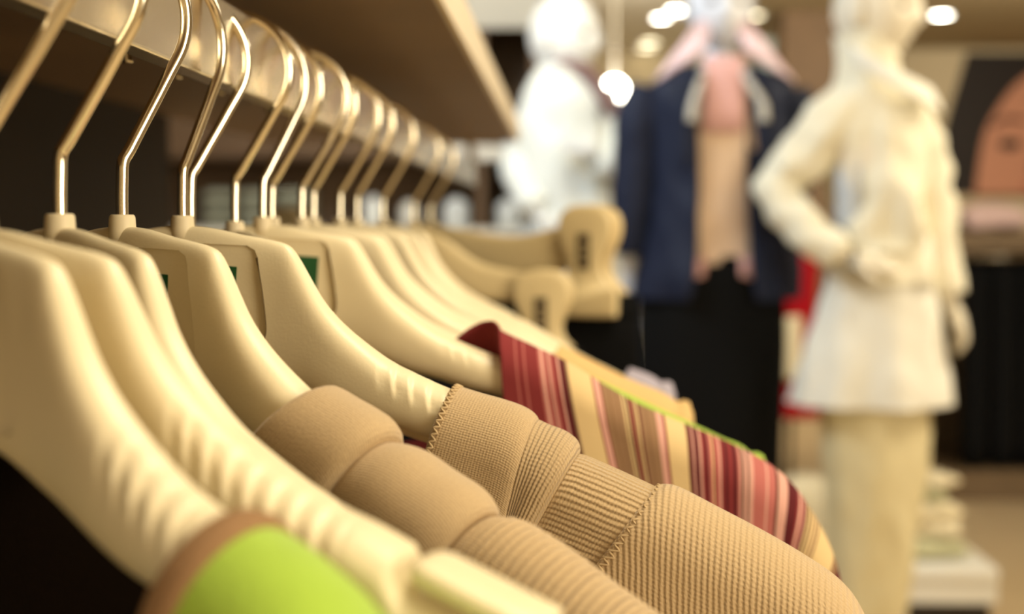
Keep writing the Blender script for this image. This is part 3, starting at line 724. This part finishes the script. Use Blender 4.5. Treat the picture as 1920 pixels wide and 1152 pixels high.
def cloth_rings(name, m, st, parent, n=56, folds=0, amp=0, open_front=None, seed=0, cap=False, thick=.004, per=5, twist=0, rum=0, rf=(9, 9, 5)):
    """a garment tube: stations (x, y, z, half width, half depth); open_front leaves a gap (half angle) towards the front"""
    S_ = catmull(st, per); rows = []; rnd = random.Random(seed); ph = [rnd.uniform(0, 6) for _ in range(4)]
    for i, (x, y, z, a, b) in enumerate(S_):
        q = i / (len(S_) - 1); row = []
        for k in range(n):
            if open_front is not None:
                g = open_front(q) if callable(open_front) else open_front
                t = -PI / 2 + g + (2 * PI - 2 * g) * k / (n - 1)
            else: t = -PI / 2 + 2 * PI * k / n
            f = 1 + amp * q * (math.sin(folds * t + ph[0] + twist * q) + .5 * math.sin((folds + 3) * t + ph[1] - 2 * q)) if folds else 1
            p = Vector((x + a * f * math.cos(t), y + b * f * math.sin(t), z))
            if rum:
                e = noise.noise(Vector((p.x * rf[0] + seed, p.y * rf[1], p.z * rf[2] + p.x * 6))) + .5 * noise.noise(Vector((p.x * 22, p.y * 22 + seed, p.z * 13)))
                p += Vector((math.cos(t), math.sin(t), 0)) * rum * e
            row.append(p)
        rows.append(row)
    bm = bmesh.new(); rings(bm, rows, open_front is None, cap)
    o = obj(name, bm, m, parent)
    return solidify(o, thick, 0) if thick else o
def sleeve(name, m, pts, parent, wr=.0, per=8, seed=0):
    """sleeve along points (x, y, z, radius) with creases"""
    S_ = catmull(pts, per); bm = bmesh.new(); rnd = random.Random(seed); p0 = rnd.uniform(0, 6)
    tube(bm, [p[:3] for p in S_], [p[3] for p in S_], 24)
    C_ = [Vector(p[:3]) for p in S_]
    for v in bm.verts:
        c = min(C_, key=lambda q: (q - v.co).length_squared); d = v.co - c
        v.co += d * wr * 2.6 * (noise.noise(Vector((v.co.x * 14 + seed, v.co.y * 14, v.co.z * 17 - v.co.x * 8))) + .4 * noise.noise(v.co * 34))
    return obj(name, bm, m, parent)

# --- mannequin in the navy blazer, facing the camera
P2 = at(1345, 415, 3.75); k2 = 3.75 / FPX
def X2(px): return (px - 1345) * k2
def Z2(py): return CZ + (415 - py) * k2
m2 = thing('mannequin', 'mannequin in an open navy blazer, pink collar and long black skirt', 'mannequin', (P2.x, 3.75, 0), 0, 'clothed mannequins on the shop floor')
hd2 = head_on(Vector((0, -.02, Z2(18))), R(4), R(6), 1.08)
b2 = skin_body('body', [
    [('pel', (0, 0, .93), .13), ('wa', (0, .01, 1.07), .10), ('ch', (0, .01, 1.27), .125), ('nb', (0, .01, 1.42), .06), ('ne', (0, 0, 1.50), .05), ('hd', (0, -.01, 1.56), .045)],
    [('ch', 0, 0), ('sl', (-.16, .01, 1.38), .055), ('el', (-.225, .02, 1.13), .040), ('wl', (-.225, .05, .94), .028)], [('ch', 0, 0), ('sr', (.16, .01, 1.38), .055), ('er', (.205, .04, 1.13), .040), ('wr', (.17, .10, .96), .028)],
    [('pel', 0, 0), ('hl', (-.09, 0, .85), .085), ('kl', (-.095, 0, .48), .055), ('al', (-.095, .02, .09), .038), ('tl', (-.095, -.12, .035), .032)], [('pel', 0, 0), ('hr', (.09, 0, .85), .085), ('kr', (.095, 0, .48), .055), ('ar', (.095, .02, .09), .038), ('tr', (.095, -.12, .035), .032)],
    ] + hand_chain('wl', (-.225, .05, .94), (.05, -.1, -1), (1, 0, 0)) + hand_chain('wr', (.17, .10, .96), (-.3, .2, -1), (-1, 0, 0)), M['skin_g'], m2, hd2)
eyes(hd2, b2)
cloth_rings('peach_top', M['peach'], [(0, .0, Z2(150), .075, .07), (0, .0, Z2(175), .12, .105), (0, 0, Z2(250), .150, .120), (0, 0, Z2(360), .145, .115), (0, 0, Z2(450), .15, .12), (0, 0, Z2(492), .155, .125)], m2, folds=5, amp=.03, seed=1, per=8, rum=.014)
for sx in (-1, 1):
    bm = bmesh.new()   # pink shirt collar wings, shirt tails, cords
    rws = []
    for q in range(7):
        a = q / 6
        rws.append([Vector((sx * ((.022 + .030 * a) + (.040 + .085 * a) * t), -.075 - .055 * a - .02 * t + .02 * a * t, Z2(50 + 60 * a) - (.005 + .075 * a) * t * (1 - .0 * t))) for t in (0, .25, .5, .75, 1)])
    rings(bm, rws, closed=False); solidify(obj('collar_wing', bm, M['pale_pink'], m2), .005, 0)
    bm = bmesh.new()
    rings(bm, [[Vector((sx * (.045 + .055 * t), -.132 + .01 * t, Z2(480) - .055 * a * (1 - .3 * abs(t - .45)))) for t in (0, .25, .5, .75, 1)] for a in (0, .35, .7, 1)], closed=False)
    solidify(obj('shirt_tail', bm, M['pink'], m2), .005, 0)
    bm = bmesh.new(); tube(bm, catmull([(sx * .05, -.11, Z2(135)), (sx * .062, -.145, Z2(170)), (sx * .085 + .006, -.165, Z2(205)), (sx * .09 + .006, -.168, Z2(238))], 6), [.010] * 13 + [.012] * 4 + [.014, .011], 10)
    obj('cord', bm, M['cord'], m2)
bm = bmesh.new(); rings(bm, [[Vector((x, -.118 - .012 * math.cos(x * 20), Z2(y))) for x in [-.05 + .1 * k / 8 for k in range(9)]] for y in (120, 160, 210, 255)], closed=False)
solidify(obj('shirt_front', bm, M['pink'], m2), .004, 0)
gap = lambda q: .18 + .16 * min(1, q * 4) + .12 * max(0, q - .85) / .15 * .6
cloth_rings('blazer', M['navy'], [(0, .01, Z2(128), .09, .085), (0, .01, Z2(150), .155, .115), (0, .01, Z2(176), .192, .130), (0, .01, Z2(230), .188, .145), (0, .01, Z2(340), .178, .148), (0, .005, Z2(430), .188, .155), (0, 0, Z2(520), .205, .165), (0, 0, Z2(558), .208, .165)], m2, folds=4, amp=.025, open_front=gap, seed=3, thick=.006, per=8, rum=.018, rf=(9, 9, 3))
for sx, pts in ((-1, [(X2(1218), .01, Z2(176), .062), (X2(1200), .0, Z2(225), .064), (X2(1192), .0, Z2(330), .060), (X2(1184), .0, Z2(410), .056), (X2(1178), .01, Z2(474), .050)]),
                (1, [(X2(1470), .01, Z2(178), .062), (X2(1484), .01, Z2(230), .062), (X2(1482), .02, Z2(330), .058), (X2(1478), .05, Z2(410), .052), (X2(1478), .07, Z2(470), .045)])):
    sleeve('blazer_sleeve', M['navy'], pts, m2, .03, seed=sx + 5)
    bm = bmesh.new()
    rings(bm, [[Vector((sx * (.052 + .035 * a + (.05 + .02 * math.sin(a * PI)) * t * (1 - a * .7)), -.142 - .012 * a - .006 * t, Z2(150 + 170 * a))) for t in (0, .3, .6, 1)] for a in [k / 8 for k in range(9)]], closed=False)
    solidify(obj('lapel', bm, M['navy'], m2), .005, 0)
cloth_rings('black_skirt', M['black'], [(0, 0, Z2(478), .150, .118), (-.012, 0, Z2(520), .182, .130), (-.014, 0, Z2(640), .192, .135), (-.014, 0, Z2(860), .182, .14), (-.01, 0, .22, .18, .15)], m2, folds=7, amp=.03, seed=5)

# --- mannequin in the cream jacket, hand on hip
d3 = 3.5; P3 = at(1650, 415, d3); k3 = d3 / FPX
def X3(px): return (px - 1650) * k3
def Z3(py): return CZ + (415 - py) * k3
m3 = thing('mannequin', 'mannequin in cream jacket and trousers with one hand on its hip', 'mannequin', (P3.x, d3, 0), 0, 'clothed mannequins on the shop floor')
hd3 = head_on(Vector((X3(1634), -.01, Z3(28))), R(56), R(4), 1.06)
wl3, wr3 = (X3(1570), -.135, Z3(482)), (X3(1775), -.02, Z3(560))
b3 = skin_body('body', [
    [('pel', (X3(1655), 0, .92), .12), ('wa', (X3(1655), 0, 1.05), .095), ('ch', (X3(1640), 0, 1.26), .115), ('nb', (X3(1625), .01, 1.43), .055), ('ne', (X3(1625), .01, 1.50), .048), ('hd', (X3(1630), 0, 1.55), .045)],
    [('ch', 0, 0), ('sl', (X3(1556), -.02, Z3(232)), .05), ('el', (X3(1462), .01, Z3(352)), .036), ('fl', (X3(1520), -.07, Z3(440)), .030), ('wl', wl3, .022)],
    [('ch', 0, 0), ('sr', (X3(1716), .02, Z3(240)), .05), ('er', (X3(1750), .02, Z3(400)), .036), ('wr', wr3, .022)],
    [('pel', 0, 0), ('hl', (X3(1600), 0, .84), .085), ('kl', (X3(1605), -.02, .47), .055), ('al', (X3(1625), .01, .09), .036), ('tl', (X3(1640), -.11, .035), .03)],
    [('pel', 0, 0), ('hr', (X3(1705), 0, .84), .085), ('kr', (X3(1700), 0, .47), .055), ('ar', (X3(1690), .03, .09), .036), ('tr', (X3(1730), -.08, .035), .03)],
    ] + hand_chain('wl', wl3, (1, -.05, -.12), (0, .6, -1), .9, .4) + hand_chain('wr', wr3, (.4, -.1, -1), (-1, 0, .2), .9, .6), M['skin'], m3, hd3)
eyes(hd3, b3)
cloth_rings('trousers', M['trouser'], [(X3(1640), 0, Z3(560), .125, .105), (X3(1642), 0, Z3(700), .130, .11), (X3(1645), 0, Z3(850), .130, .112), (X3(1643), 0, Z3(1000), .108, .10), (X3(1640), 0, Z3(1150), .082, .085), (X3(1640), 0, .16, .076, .08)], m3, folds=6, amp=.03, seed=8, per=8, rum=.014, rf=(9, 9, 3))
cloth_rings('white_shirt', M['white_s'], [(X3(1655), 0, Z3(440), .118, .098), (X3(1650), 0, Z3(540), .135, .11), (X3(1642), 0, Z3(640), .160, .125), (X3(1638), 0, Z3(720), .182, .14), (X3(1636), 0, Z3(755), .190, .145)], m3, folds=6, amp=.075, seed=11, per=7, rum=.016, rf=(9, 9, 2))
cloth_rings('jacket', M['cream_j'], [(X3(1612), 0, Z3(75), .058, .062), (X3(1620), 0, Z3(120), .066, .07), (X3(1628), 0, Z3(165), .092, .085), (X3(1632), 0, Z3(205), .122, .10), (X3(1640), 0, Z3(280), .135, .118), (X3(1658), 0, Z3(380), .118, .112), (X3(1664), 0, Z3(470), .118, .112), (X3(1668), 0, Z3(530), .128, .118)], m3, folds=4, amp=.02, seed=13, thick=.006, per=9, rum=.04)
sleeve('jacket_sleeve', M['cream_j'], [(X3(1585), -.01, Z3(215), .066), (X3(1545), -.02, Z3(250), .066), (X3(1500), -.01, Z3(300), .062), (X3(1466), .0, Z3(345), .056), (X3(1472), -.03, Z3(392), .052), (X3(1512), -.08, Z3(436), .046), (X3(1560), -.125, Z3(474), .038)], m3, .13, seed=4)
sleeve('jacket_sleeve', M['cream_j'], [(X3(1690), .0, Z3(215), .062), (X3(1722), .01, Z3(270), .058), (X3(1746), .0, Z3(360), .048), (X3(1758), -.01, Z3(450), .044), (X3(1772), -.02, Z3(550), .040)], m3, .11, seed=6)
bm = bmesh.new(); rings(bm, [[Vector((X3(1575 + 150 * t + 18 * a), -.075 - .045 * math.sin(t * PI) - .012 * a, Z3(95 + 70 * t * t * 1.1 + 42 * a + 30 * math.sin(t * 3)))) for t in [k / 12 for k in range(13)]] for a in (0, .4, .8, 1)], closed=False)
solidify(obj('jacket_collar', bm, M['white_s'], m3), .008, 0)
for y0, y1 in ((462, 472),):
    bm = bmesh.new(); rings(bm, [[Vector((X3(1625 + 60 * t), -.128 + .02 * (t - .4) ** 2, Z3(y))) for t in [k / 6 for k in range(7)]] for y in (y0, (y0 + y1) / 2, y1)], closed=False)
    solidify(obj('pocket_flap', bm, M['cream_j'], m3), .012, 0)
bm = bmesh.new(); rings(bm, [[Vector((X3(1560 + 40 * t), -.06 - .03 * t, Z3(y))) for t in (0, .5, 1)] for y in (315, 360, 410, 455)], closed=False)
solidify(obj('shirt_side', bm, mat('blue_grey_lining', (.50, .53, .56), .85), m3), .004, 0)

# --- mannequin in the white coat, far behind the rail end
d1 = 4.3; P1 = at(1070, 415, d1); k1 = d1 / FPX
def X1(px): return (px - 1070) * k1
def Z1(py): return CZ + (415 - py) * k1
m1 = thing('mannequin', 'white bald mannequin in a white coat beyond the end of the rail', 'mannequin', (P1.x, d1, 0), 0, 'clothed mannequins on the shop floor')
hd1 = head_on(Vector((X1(1056), 0, Z1(72))), R(62), R(4), 1.12)
wl1, wr1 = (X1(1005), -.12, Z1(400)), (X1(1120), -.16, Z1(300))
b1 = skin_body('body', [
    [('pel', (0, 0, .92), .12), ('wa', (0, 0, 1.05), .095), ('ch', (0, 0, 1.27), .115), ('nb', (X1(1055), .01, 1.43), .055), ('ne', (X1(1055), .01, 1.5), .05), ('hd', (X1(1056), 0, 1.57), .05)],
    [('ch', 0, 0), ('sl', (X1(1005), 0, Z1(200)), .05), ('el', (X1(972), .02, Z1(310)), .034), ('wl', wl1, .022)], [('ch', 0, 0), ('sr', (X1(1130), 0, Z1(200)), .05), ('er', (X1(1158), -.04, Z1(330)), .036), ('wr', wr1, .022)],
    [('pel', 0, 0), ('hl', (-.08, 0, .84), .085), ('kl', (-.08, 0, .47), .055), ('al', (-.08, .02, .09), .036), ('tl', (-.07, -.11, .035), .03)], [('pel', 0, 0), ('hr', (.08, 0, .84), .085), ('kr', (.08, 0, .47), .055), ('ar', (.08, .03, .09), .036), ('tr', (.10, -.10, .035), .03)],
    ] + hand_chain('wl', wl1, (.8, -.1, -.4), (0, .6, -1), .9, .4) + hand_chain('wr', wr1, (-.8, -.2, .4), (0, 1, 0), .9, .5), M['skin_w'], m1, hd1)
eyes(hd1, b1)
cloth_rings('coat', M['coat_w'], [(X1(1058), 0, Z1(128), .075, .075), (X1(1060), 0, Z1(160), .105, .09), (X1(1064), 0, Z1(200), .135, .11), (X1(1068), 0, Z1(280), .140, .12), (X1(1068), 0, Z1(360), .135, .118), (X1(1068), 0, Z1(450), .155, .13), (X1(1068), 0, Z1(600), .19, .15), (X1(1068), 0, Z1(700), .20, .16)], m1, folds=5, amp=.04, seed=21, per=8, rum=.022)
sleeve('coat_sleeve', M['coat_w'], [(X1(1022), 0, Z1(190), .068), (X1(998), 0, Z1(240), .062), (X1(972), .01, Z1(302), .054), (X1(975), -.03, Z1(330), .050), (X1(1005), -.11, Z1(392), .046)], m1, .04, seed=22)
sleeve('coat_sleeve', M['coat_w'], [(X1(1112), 0, Z1(190), .068), (X1(1142), -.01, Z1(240), .064), (X1(1156), -.04, Z1(310), .056), (X1(1145), -.12, Z1(318), .05), (X1(1122), -.155, Z1(302), .044)], m1, .05, seed=23)
bm = bmesh.new(); tube(bm, catmull([(X1(1020), .03, Z1(150)), (X1(1050), -.07, Z1(130)), (X1(1090), -.09, Z1(140)), (X1(1115), -.09, Z1(165)), (X1(1135), -.10, Z1(195)), (X1(1150), -.11, Z1(220))], 5), [.02] * 10 + [.024] * 11 + [.022] * 5, 14)
obj('strip', bm, M['plum'], m1)['label'] = 'dark plum scarf end'  # dark plum tube laid along the neckline

# ------------------------------------------------------------------ far display cabinet on the left
dC = 4.75
def XC(px): return at(px, 415, dC).x
def ZC(py): return CZ + (415 - py) * dC / FPX
M['white'] = mat('white_laminate', (.78, .75, .66), .5)
M['greyboard'] = mat('grey_board', (.46, .44, .38), .6)
cabt = thing('display_cabinet', 'brown display cabinet with white shelf boards beyond the rail end', 'cabinet', (0, dC, 0))
x0, x1 = XC(250), XC(1012)
obj('back_panel', bx(x0, x1, .36, .39, 0, 2.28), M['brown'], cabt, False)
for xx in (x0, x1 - .03, XC(893)): obj('side_panel', bx(xx, xx + .03, 0, .36, 0, 2.28), M['brown'], cabt, False)
obj('fascia', bx(x0, x1, -.02, 0, ZC(58), 2.28), M['greyboard'], cabt, False)
obj('shelf', bx(XC(845), x1 - .03, -.01, .36, ZC(300), ZC(274)), M['white'], cabt, False)
obj('shelf', bx(x0 + .03, XC(845), 0, .36, ZC(298), ZC(284)), M['brown'], cabt, False)
obj('shelf', bx(x0 + .03, x1 - .03, -.01, .36, ZC(440), ZC(428)), M['white'], cabt, False)
obj('shelf', bx(x0 + .03, x1 - .03, 0, .36, .55, .575), M['white'], cabt, False)
obj('plinth', bx(x0, x1, 0, .36, 0, .09), M['darkwall'], cabt, False)
obj('drawer_front', bx(XC(310), XC(840), -.012, 0, ZC(292), ZC(200)), M['brown'], cabt, False)
def lathe_obj(name, label, cat, prof, loc, m, group=None, lid=None):
    bm = bmesh.new(); lathe(bm, prof, 28); o = obj(name, bm, m); o.location = loc; prop(o, label, cat, group)
    if lid:
        bm = bmesh.new(); lathe(bm, lid[0], 24); obj('lid', bm, lid[1], o)
    return o
sz = ZC(428)
M['porc'] = mat('white_glazed_ceramic', (.86, .88, .84), .3)
def jar(px, w, h, label, m=None, py=428):
    r = w * dC / FPX / 2; H = h * dC / FPX
    lathe_obj('jar', label, 'jar', [(.0005, 0), (r * .8, 0), (r, .008), (r, H * .72), (r * .86, H * .84), (r * .6, H * .90), (.0005, H * .90)], (XC(px), dC + .12, sz), m or M['porc'], 'white vessels on the cabinet shelf',
              ([(.0005, H * .9), (r * .55, H * .9), (r * .5, H * .96), (r * .2, H), (.0005, H)], m or M['porc']))
jar(690, 32, 62, 'tall bright white jar seen between the hooks')
jar(851, 50, 58, 'round white jar just right of the last hooks')
jar(760, 34, 52, 'pale jar left of the last hooks', M['white'])
jar(952, 50, 56, 'round white jar beside the white coat')
M['greyc'] = mat('grey_green_cloth', (.30, .30, .22), .9, var=.15, vscale=20)
def folded(name, label, cat, loc, w, dpt, h, m, rz=0, group=None, tilt=0, sag=.15):
    bm = bmesh.new(); rows = []
    for i in range(15):
        t = -1 + 2 * i / 14; row = []
        e = (1 - abs(t) ** 6) ** .5 if abs(t) < 1 else .02
        for k in range(24):
            a = 2 * PI * k / 24
            y = dpt / 2 * math.copysign(abs(math.cos(a)) ** .5, math.cos(a)); z = h / 2 * (e * .9 + .1) * math.copysign(abs(math.sin(a)) ** .6, math.sin(a)) * (1 + sag * math.sin(t * 2.6 + a))
            row.append(Vector((w / 2 * t, y, z + h / 2)))
        rows.append(row)
    rings(bm, rows); o = obj(name, bm, m); o.location = loc; o.rotation_euler = (tilt, 0, rz)
    prop(o, label, cat, group); return o
for i, px in enumerate((400, 470, 540)):
    for j in range(3):
        folded('folded_garment', ('leftmost', 'middle', 'rightmost')[i] + ' grey green pile behind the hooks, its ' + ('lowest', 'middle', 'topmost')[j] + ' garment', 'folded garment', (XC(px), dC + .18, sz + j * .045), .112, .22, .042, M['greyc'], 0, 'grey green garments on the cabinet shelf')

# ------------------------------------------------------------------ right side of the shop
dG = 5.6
def XG(px): return at(px, 415, dG).x
def ZG(py): return CZ + (415 - py) * dG / FPX
M['gond'] = mat('display_table_wood', (.17, .11, .055), .55, var=.15, vscale=8)
gt = thing('display_table', 'brown display table with a clothes rod under its top', 'table', (0, dG, 0))
obj('table_top', bx(XG(1735), XG(2080), -.05, .70, ZG(470), ZG(434)), M['gond'], gt, False)
obj('back_panel', bx(XG(1745), XG(2070), .66, .69, .12, ZG(470)), M['gond'], gt, False)
for xx in (XG(1745), XG(2050)): obj('side_panel', bx(xx, xx + .03, .2, .66, .12, ZG(470)), M['gond'], gt, False)
obj('base', bx(XG(1740), XG(2080), 0, .69, 0, .12), M['gond'], gt, False)
bm = bmesh.new(); tube(bm, [(XG(1746), .08, ZG(482)), (XG(2060), .08, ZG(482))], .010, 12); obj('rod', bm, M['rail'], gt)
def hung(px, w, y0, y1, m, label, dy=.08, cat='trousers', name='hanging_trousers', group='black trousers under the display table', dd=None):
    t = thing(name, label, cat, (XG(px), dG + dy, 0), 0, group)
    zt, zb = ZG(y0), ZG(y1); a = w * dG / FPX / 2
    bm = bmesh.new(); rows = []
    for i in range(11):
        q = i / 10; rows.append([Vector((a * (1 - .06 * q) * math.cos(2 * PI * k / 32), (.034 + .02 * q + .008 * math.sin(5 * 2 * PI * k / 32)) * math.sin(2 * PI * k / 32), zt + (zb - zt) * q)) for k in range(32)])
    rings(bm, rows); obj('cloth', bm, m, t)
    bm = bmesh.new(); rings(bm, [[Vector((a * 1.02 * math.cos(2 * PI * k / 32), .036 * math.sin(2 * PI * k / 32), z)) for k in range(32)] for z in (zt + .004, zt + .003, zt - .03)]); obj('waistband', bm, m, t)
    bm = bmesh.new(); tube(bm, catmull([(0, 0, zt - .01), (0, 0, ZG(482) - .004), (.008, 0, ZG(482) + .012), (-.002, 0, ZG(482) + .02), (-.012, 0, ZG(482) + .008)], 4), .003, 8); obj('hook', bm, M['rail'], t)
    return t
for i, px in enumerate((1845, 1897, 1949, 2001)):
    hung(px, 50, 492, 874, M['black'], ('first', 'second', 'third', 'last')[i] + ' pair of black trousers from the left under the display table')
folded('folded_garment', 'cream folded garment on the left end of the display table', 'folded garment', (XG(1776), dG + .2, ZG(434)), .115, .3, .095, M['cream_j'], .1, 'folded garments on the display table')
folded('folded_garment', 'pale pink folded garment on the right of the display table', 'folded garment', (XG(1882), dG + .2, ZG(434)), .25, .3, .105, mat('pale_pink_cloth', (.80, .56, .50), .85), -.05, 'folded garments on the display table')
# picture on the back wall
dW = Y_B
def PW(px, py, off): p = at(px, py, dW - off); return p
def flat(name, pts, off, th, m, parent):
    bm = bmesh.new(); a = [PW(x, y, off) for x, y in pts]
    rings(bm, [[Vector((p.x, p.y, p.z)) for p in a], [Vector((p.x, p.y + th, p.z)) for p in a]])
    return obj(name, bm, m, parent, False)
pic = thing('wall_picture', 'large portrait picture of a dark haired face on the back wall', 'picture', (0, 0, 0))
flat('board', [(1690, 98), (2120, 98), (2120, 366), (1690, 366)], .03, .028, M['cream'], pic)
M['hair'] = mat('print_dark_hair', (.012, .006, .004), .6); M['face'] = mat('print_face', (.58, .27, .17), .6); M['brow'] = mat('print_feature', (.10, .035, .02), .6); M['lip'] = mat('print_lips', (.40, .08, .06), .6)
flat('printed_hair', catmull([(1812, 99), (1800, 140), (1782, 200), (1766, 260), (1754, 320), (1750, 365), (1750, 365), (2110, 365), (2110, 365), (2110, 300), (2090, 160), (2060, 99), (2060, 99), (1812, 99)], 4)[:-1], .034, .003, M['hair'], pic)
flat('printed_face', catmull([(1950, 125), (1905, 158), (1872, 200), (1848, 245), (1836, 300), (1828, 365), (1828, 365), (2058, 365), (2058, 365), (2066, 290), (2050, 205), (2010, 140)], 4), .038, .003, M['face'], pic)
for cx in (1893, 2000):
    flat('printed_eye', [(cx + 21 * math.cos(2 * PI * k / 20), 271 + 10 * math.sin(2 * PI * k / 20)) for k in range(20)], .042, .003, M['hair'], pic)
    flat('printed_brow', [(cx - 34, 232), (cx - 10, 218), (cx + 30, 222), (cx + 30, 230), (cx - 8, 228), (cx - 32, 240)], .042, .003, M['brow'], pic)
flat('printed_nose', [(1938, 275), (1952, 275), (1958, 322), (1946, 332), (1930, 324)], .042, .003, M['brow'], pic)
flat('printed_lips', [(1915, 348), (1935, 342), (1946, 345), (1958, 342), (1980, 348), (1960, 358), (1935, 358)], .042, .003, M['lip'], pic)
struct('trim_2', bx(-.1, .85, 5.0, 10.45, 2.3486, 2.3497), M['white'])
# brown column and pale panel on the back wall
struct('trim_1', bx(at(1470, 0, 8.6).x, at(1570, 0, 8.6).x, 8.6, 9.0, 0, Z_C), M['brown'])
pp = bx(at(1428, 0, 9.9).x, at(1486, 0, 9.9).x, 9.9, 10.2, .3, CZ + (415 - 62) * 9.9 / FPX)
prop(obj('room_divider', pp, mat('pale_blue_panel', (.62, .74, .74), .5), None, False), 'pale blue free standing panel beside the brown column', 'panel')
# white pedestal with folded cloths
dP = 3.76
def XP(px): return at(px, 415, dP).x
def ZP(py): return CZ + (415 - py) * dP / FPX
ped = thing('pedestal', 'white pedestal box in the lower right corner', 'pedestal', (XP(1782), dP, 0))
zt = ZP(1068)
hw = 104 * dP / FPX
obj('top_slab', bx(-hw * 1.0, hw * 1.0, 0, .33, zt - .035, zt, bev=.008), M['white'], ped)
obj('box', bx(-hw * 1.02, hw * .98, .006, .325, .085, zt - .035), M['white'], ped, False)
obj('plinth', bx(-hw * .9, hw * .9, .03, .31, 0, .085), M['darkwall'], ped, False)
M['sage'] = mat('sage_cloth', (.52, .50, .30), .9); M['ivory'] = mat('ivory_cloth', (.80, .70, .47), .9)
pl = [(.0, .18, .20, .055, M['sage'], .1, 'sage green folded cloth at the bottom of the pile on the white pedestal'), (.012, .20, .185, .05, M['ivory'], -.25, 'ivory folded cloth second from the bottom on the white pedestal'),
      (.0, .20, .150, .048, M['ivory'], .3, 'ivory folded cloth third from the bottom on the white pedestal'), (-.006, .2, .125, .045, M['sage'], -.1, 'sage green folded cloth near the top of the pile on the white pedestal'), (.004, .2, .10, .035, M['ivory'], .4, 'small ivory folded cloth topping the pile on the white pedestal')]
zz = zt
for ox, oy, w, h, m, rz, lab in pl:
    folded('folded_cloth', lab, 'folded cloth', (ped.location.x + ox - .012, dP + oy, zz), w, .20, h, m, rz, 'folded cloths on the white pedestal'); zz += h * .98
folded('folded_cloth', 'pale folded cloth on the floor between the black skirt and the cream trousers', 'folded cloth', (at(1520, 0, 4.6).x, 4.6, .0), .26, .2, .26, M['ivory'], .1)
# red dress on a slim stand
dR = 4.9
xr = at(1492, 0, dR).x; zr = lambda py: CZ + (415 - py) * dR / FPX
rd = thing('garment_stand', 'slim dark stand between the mannequins, holding the red dress', 'stand', (xr, dR, 0))
bm = bmesh.new(); lathe(bm, [(.0005, 0), (.14, 0), (.14, .012), (.02, .02), (.0005, .02)], 28); obj('base', bm, M['darkwall'], rd)
bm = bmesh.new(); tube(bm, [(0, 0, .015), (0, 0, zr(470))], .010, 10); obj('pole', bm, M['darkwall'], rd)
bm = bmesh.new(); tube(bm, [(-.09, 0, zr(480)), (0, 0, zr(470)), (.09, 0, zr(480))], .008, 8); obj('arm', bm, M['darkwall'], rd)
rg = thing('red_dress', 'red dress with a cream front panel between the mannequins', 'dress', (xr, dR, 0))
cloth_rings('dress_body', M['red'], [(0, 0, zr(474), .055, .03), (0, 0, zr(490), .085, .04), (0, 0, zr(600), .075, .05), (0, 0, zr(700), .085, .055), (0, 0, zr(782), .10, .06)], rg, folds=5, amp=.04, seed=31)
bm = bmesh.new(); rings(bm, [[Vector((-.055 + .075 * t + .0, -.062 - .016 * math.sin(PI * t) - .010 * math.sin(PI * a), zr(590 + 118 * a))) for t in [k / 6 for k in range(7)]] for a in [k / 8 for k in range(9)]], closed=False)
solidify(obj('front_panel', bm, M['ivory'], rg), .006, 0)['label'] = 'cream front panel'

# ------------------------------------------------------------------ lamps that show
M['lamp'] = mat('lamp_glow', (1, .97, .88), .5, emit=(1, .95, .80), estr=30)
M['lamp_dim'] = mat('lamp_glow_dim', (1, .9, .7), .5, emit=(1, .88, .58), estr=7)
M['lampbody'] = mat('lamp_housing', (.7, .66, .58), .4)
def downlight(px, py, label, r, m):
    k = (Z_C - CZ) / ((415 - py) / FPX); p = at(px, py, k)
    k = min(k, Y_B - .15)
    t = thing('downlight', label, 'ceiling light', (at(px, py, k).x, k, Z_C), 0, 'round ceiling downlights')
    bm = bmesh.new(); lathe(bm, [(.0005, -.006), (r, -.006), (r, -.004), (.0005, -.004)], 28); obj('bulb_face', bm, m, t)
    bm = bmesh.new()
    rings(bm, [[Vector((rr * math.cos(2 * PI * q / 28), rr * math.sin(2 * PI * q / 28), z)) for rr, z in ((r, -.004), (r + .004, -.010), (r + .018, -.008), (r + .02, -.0005), (r, -.0005))] for q in list(range(28)) + [0]], True, False); obj('trim_ring', bm, M['lampbody'], t)
downlight(1765, 35, 'ceiling downlight above the portrait picture', .055, M['lamp'])
downlight(1266, 24, 'bright ceiling downlight, rightmost of the pair left of the pale head', .05, M['lamp'])
downlight(1240, 38, 'bright ceiling downlight, leftmost of the pair left of the pale head', .05, M['lamp'])
downlight(1219, 82, 'dim ceiling downlight under the bright pair', .06, M['lamp_dim'])
downlight(1211, 106, 'dimmest ceiling downlight, lowest of those left of the pale head', .06, M['lamp_dim'])
downlight(1412, 34, 'dim ceiling downlight right of the pale head in the pink collar', .06, M['lamp_dim'])
pn = at(1152, 170, 7.6)
pd = thing('pendant_lamp', 'bright pendant lamp between the white coat and the navy blazer', 'lamp', (pn.x, 7.6, pn.z), 0)
bm = bmesh.new(); bmesh.ops.create_uvsphere(bm, u_segments=24, v_segments=14, radius=.062); obj('bulb', bm, M['lamp'], pd)
bm = bmesh.new(); tube(bm, [(0, 0, .06), (0, 0, Z_C - pn.z)], .006, 8); obj('stem', bm, M['lampbody'], pd)
bm = bmesh.new(); lathe(bm, [(.0005, Z_C - pn.z - .02), (.045, Z_C - pn.z - .02), (.05, Z_C - pn.z), (.0005, Z_C - pn.z)], 20); obj('ceiling_rose', bm, M['lampbody'], pd)
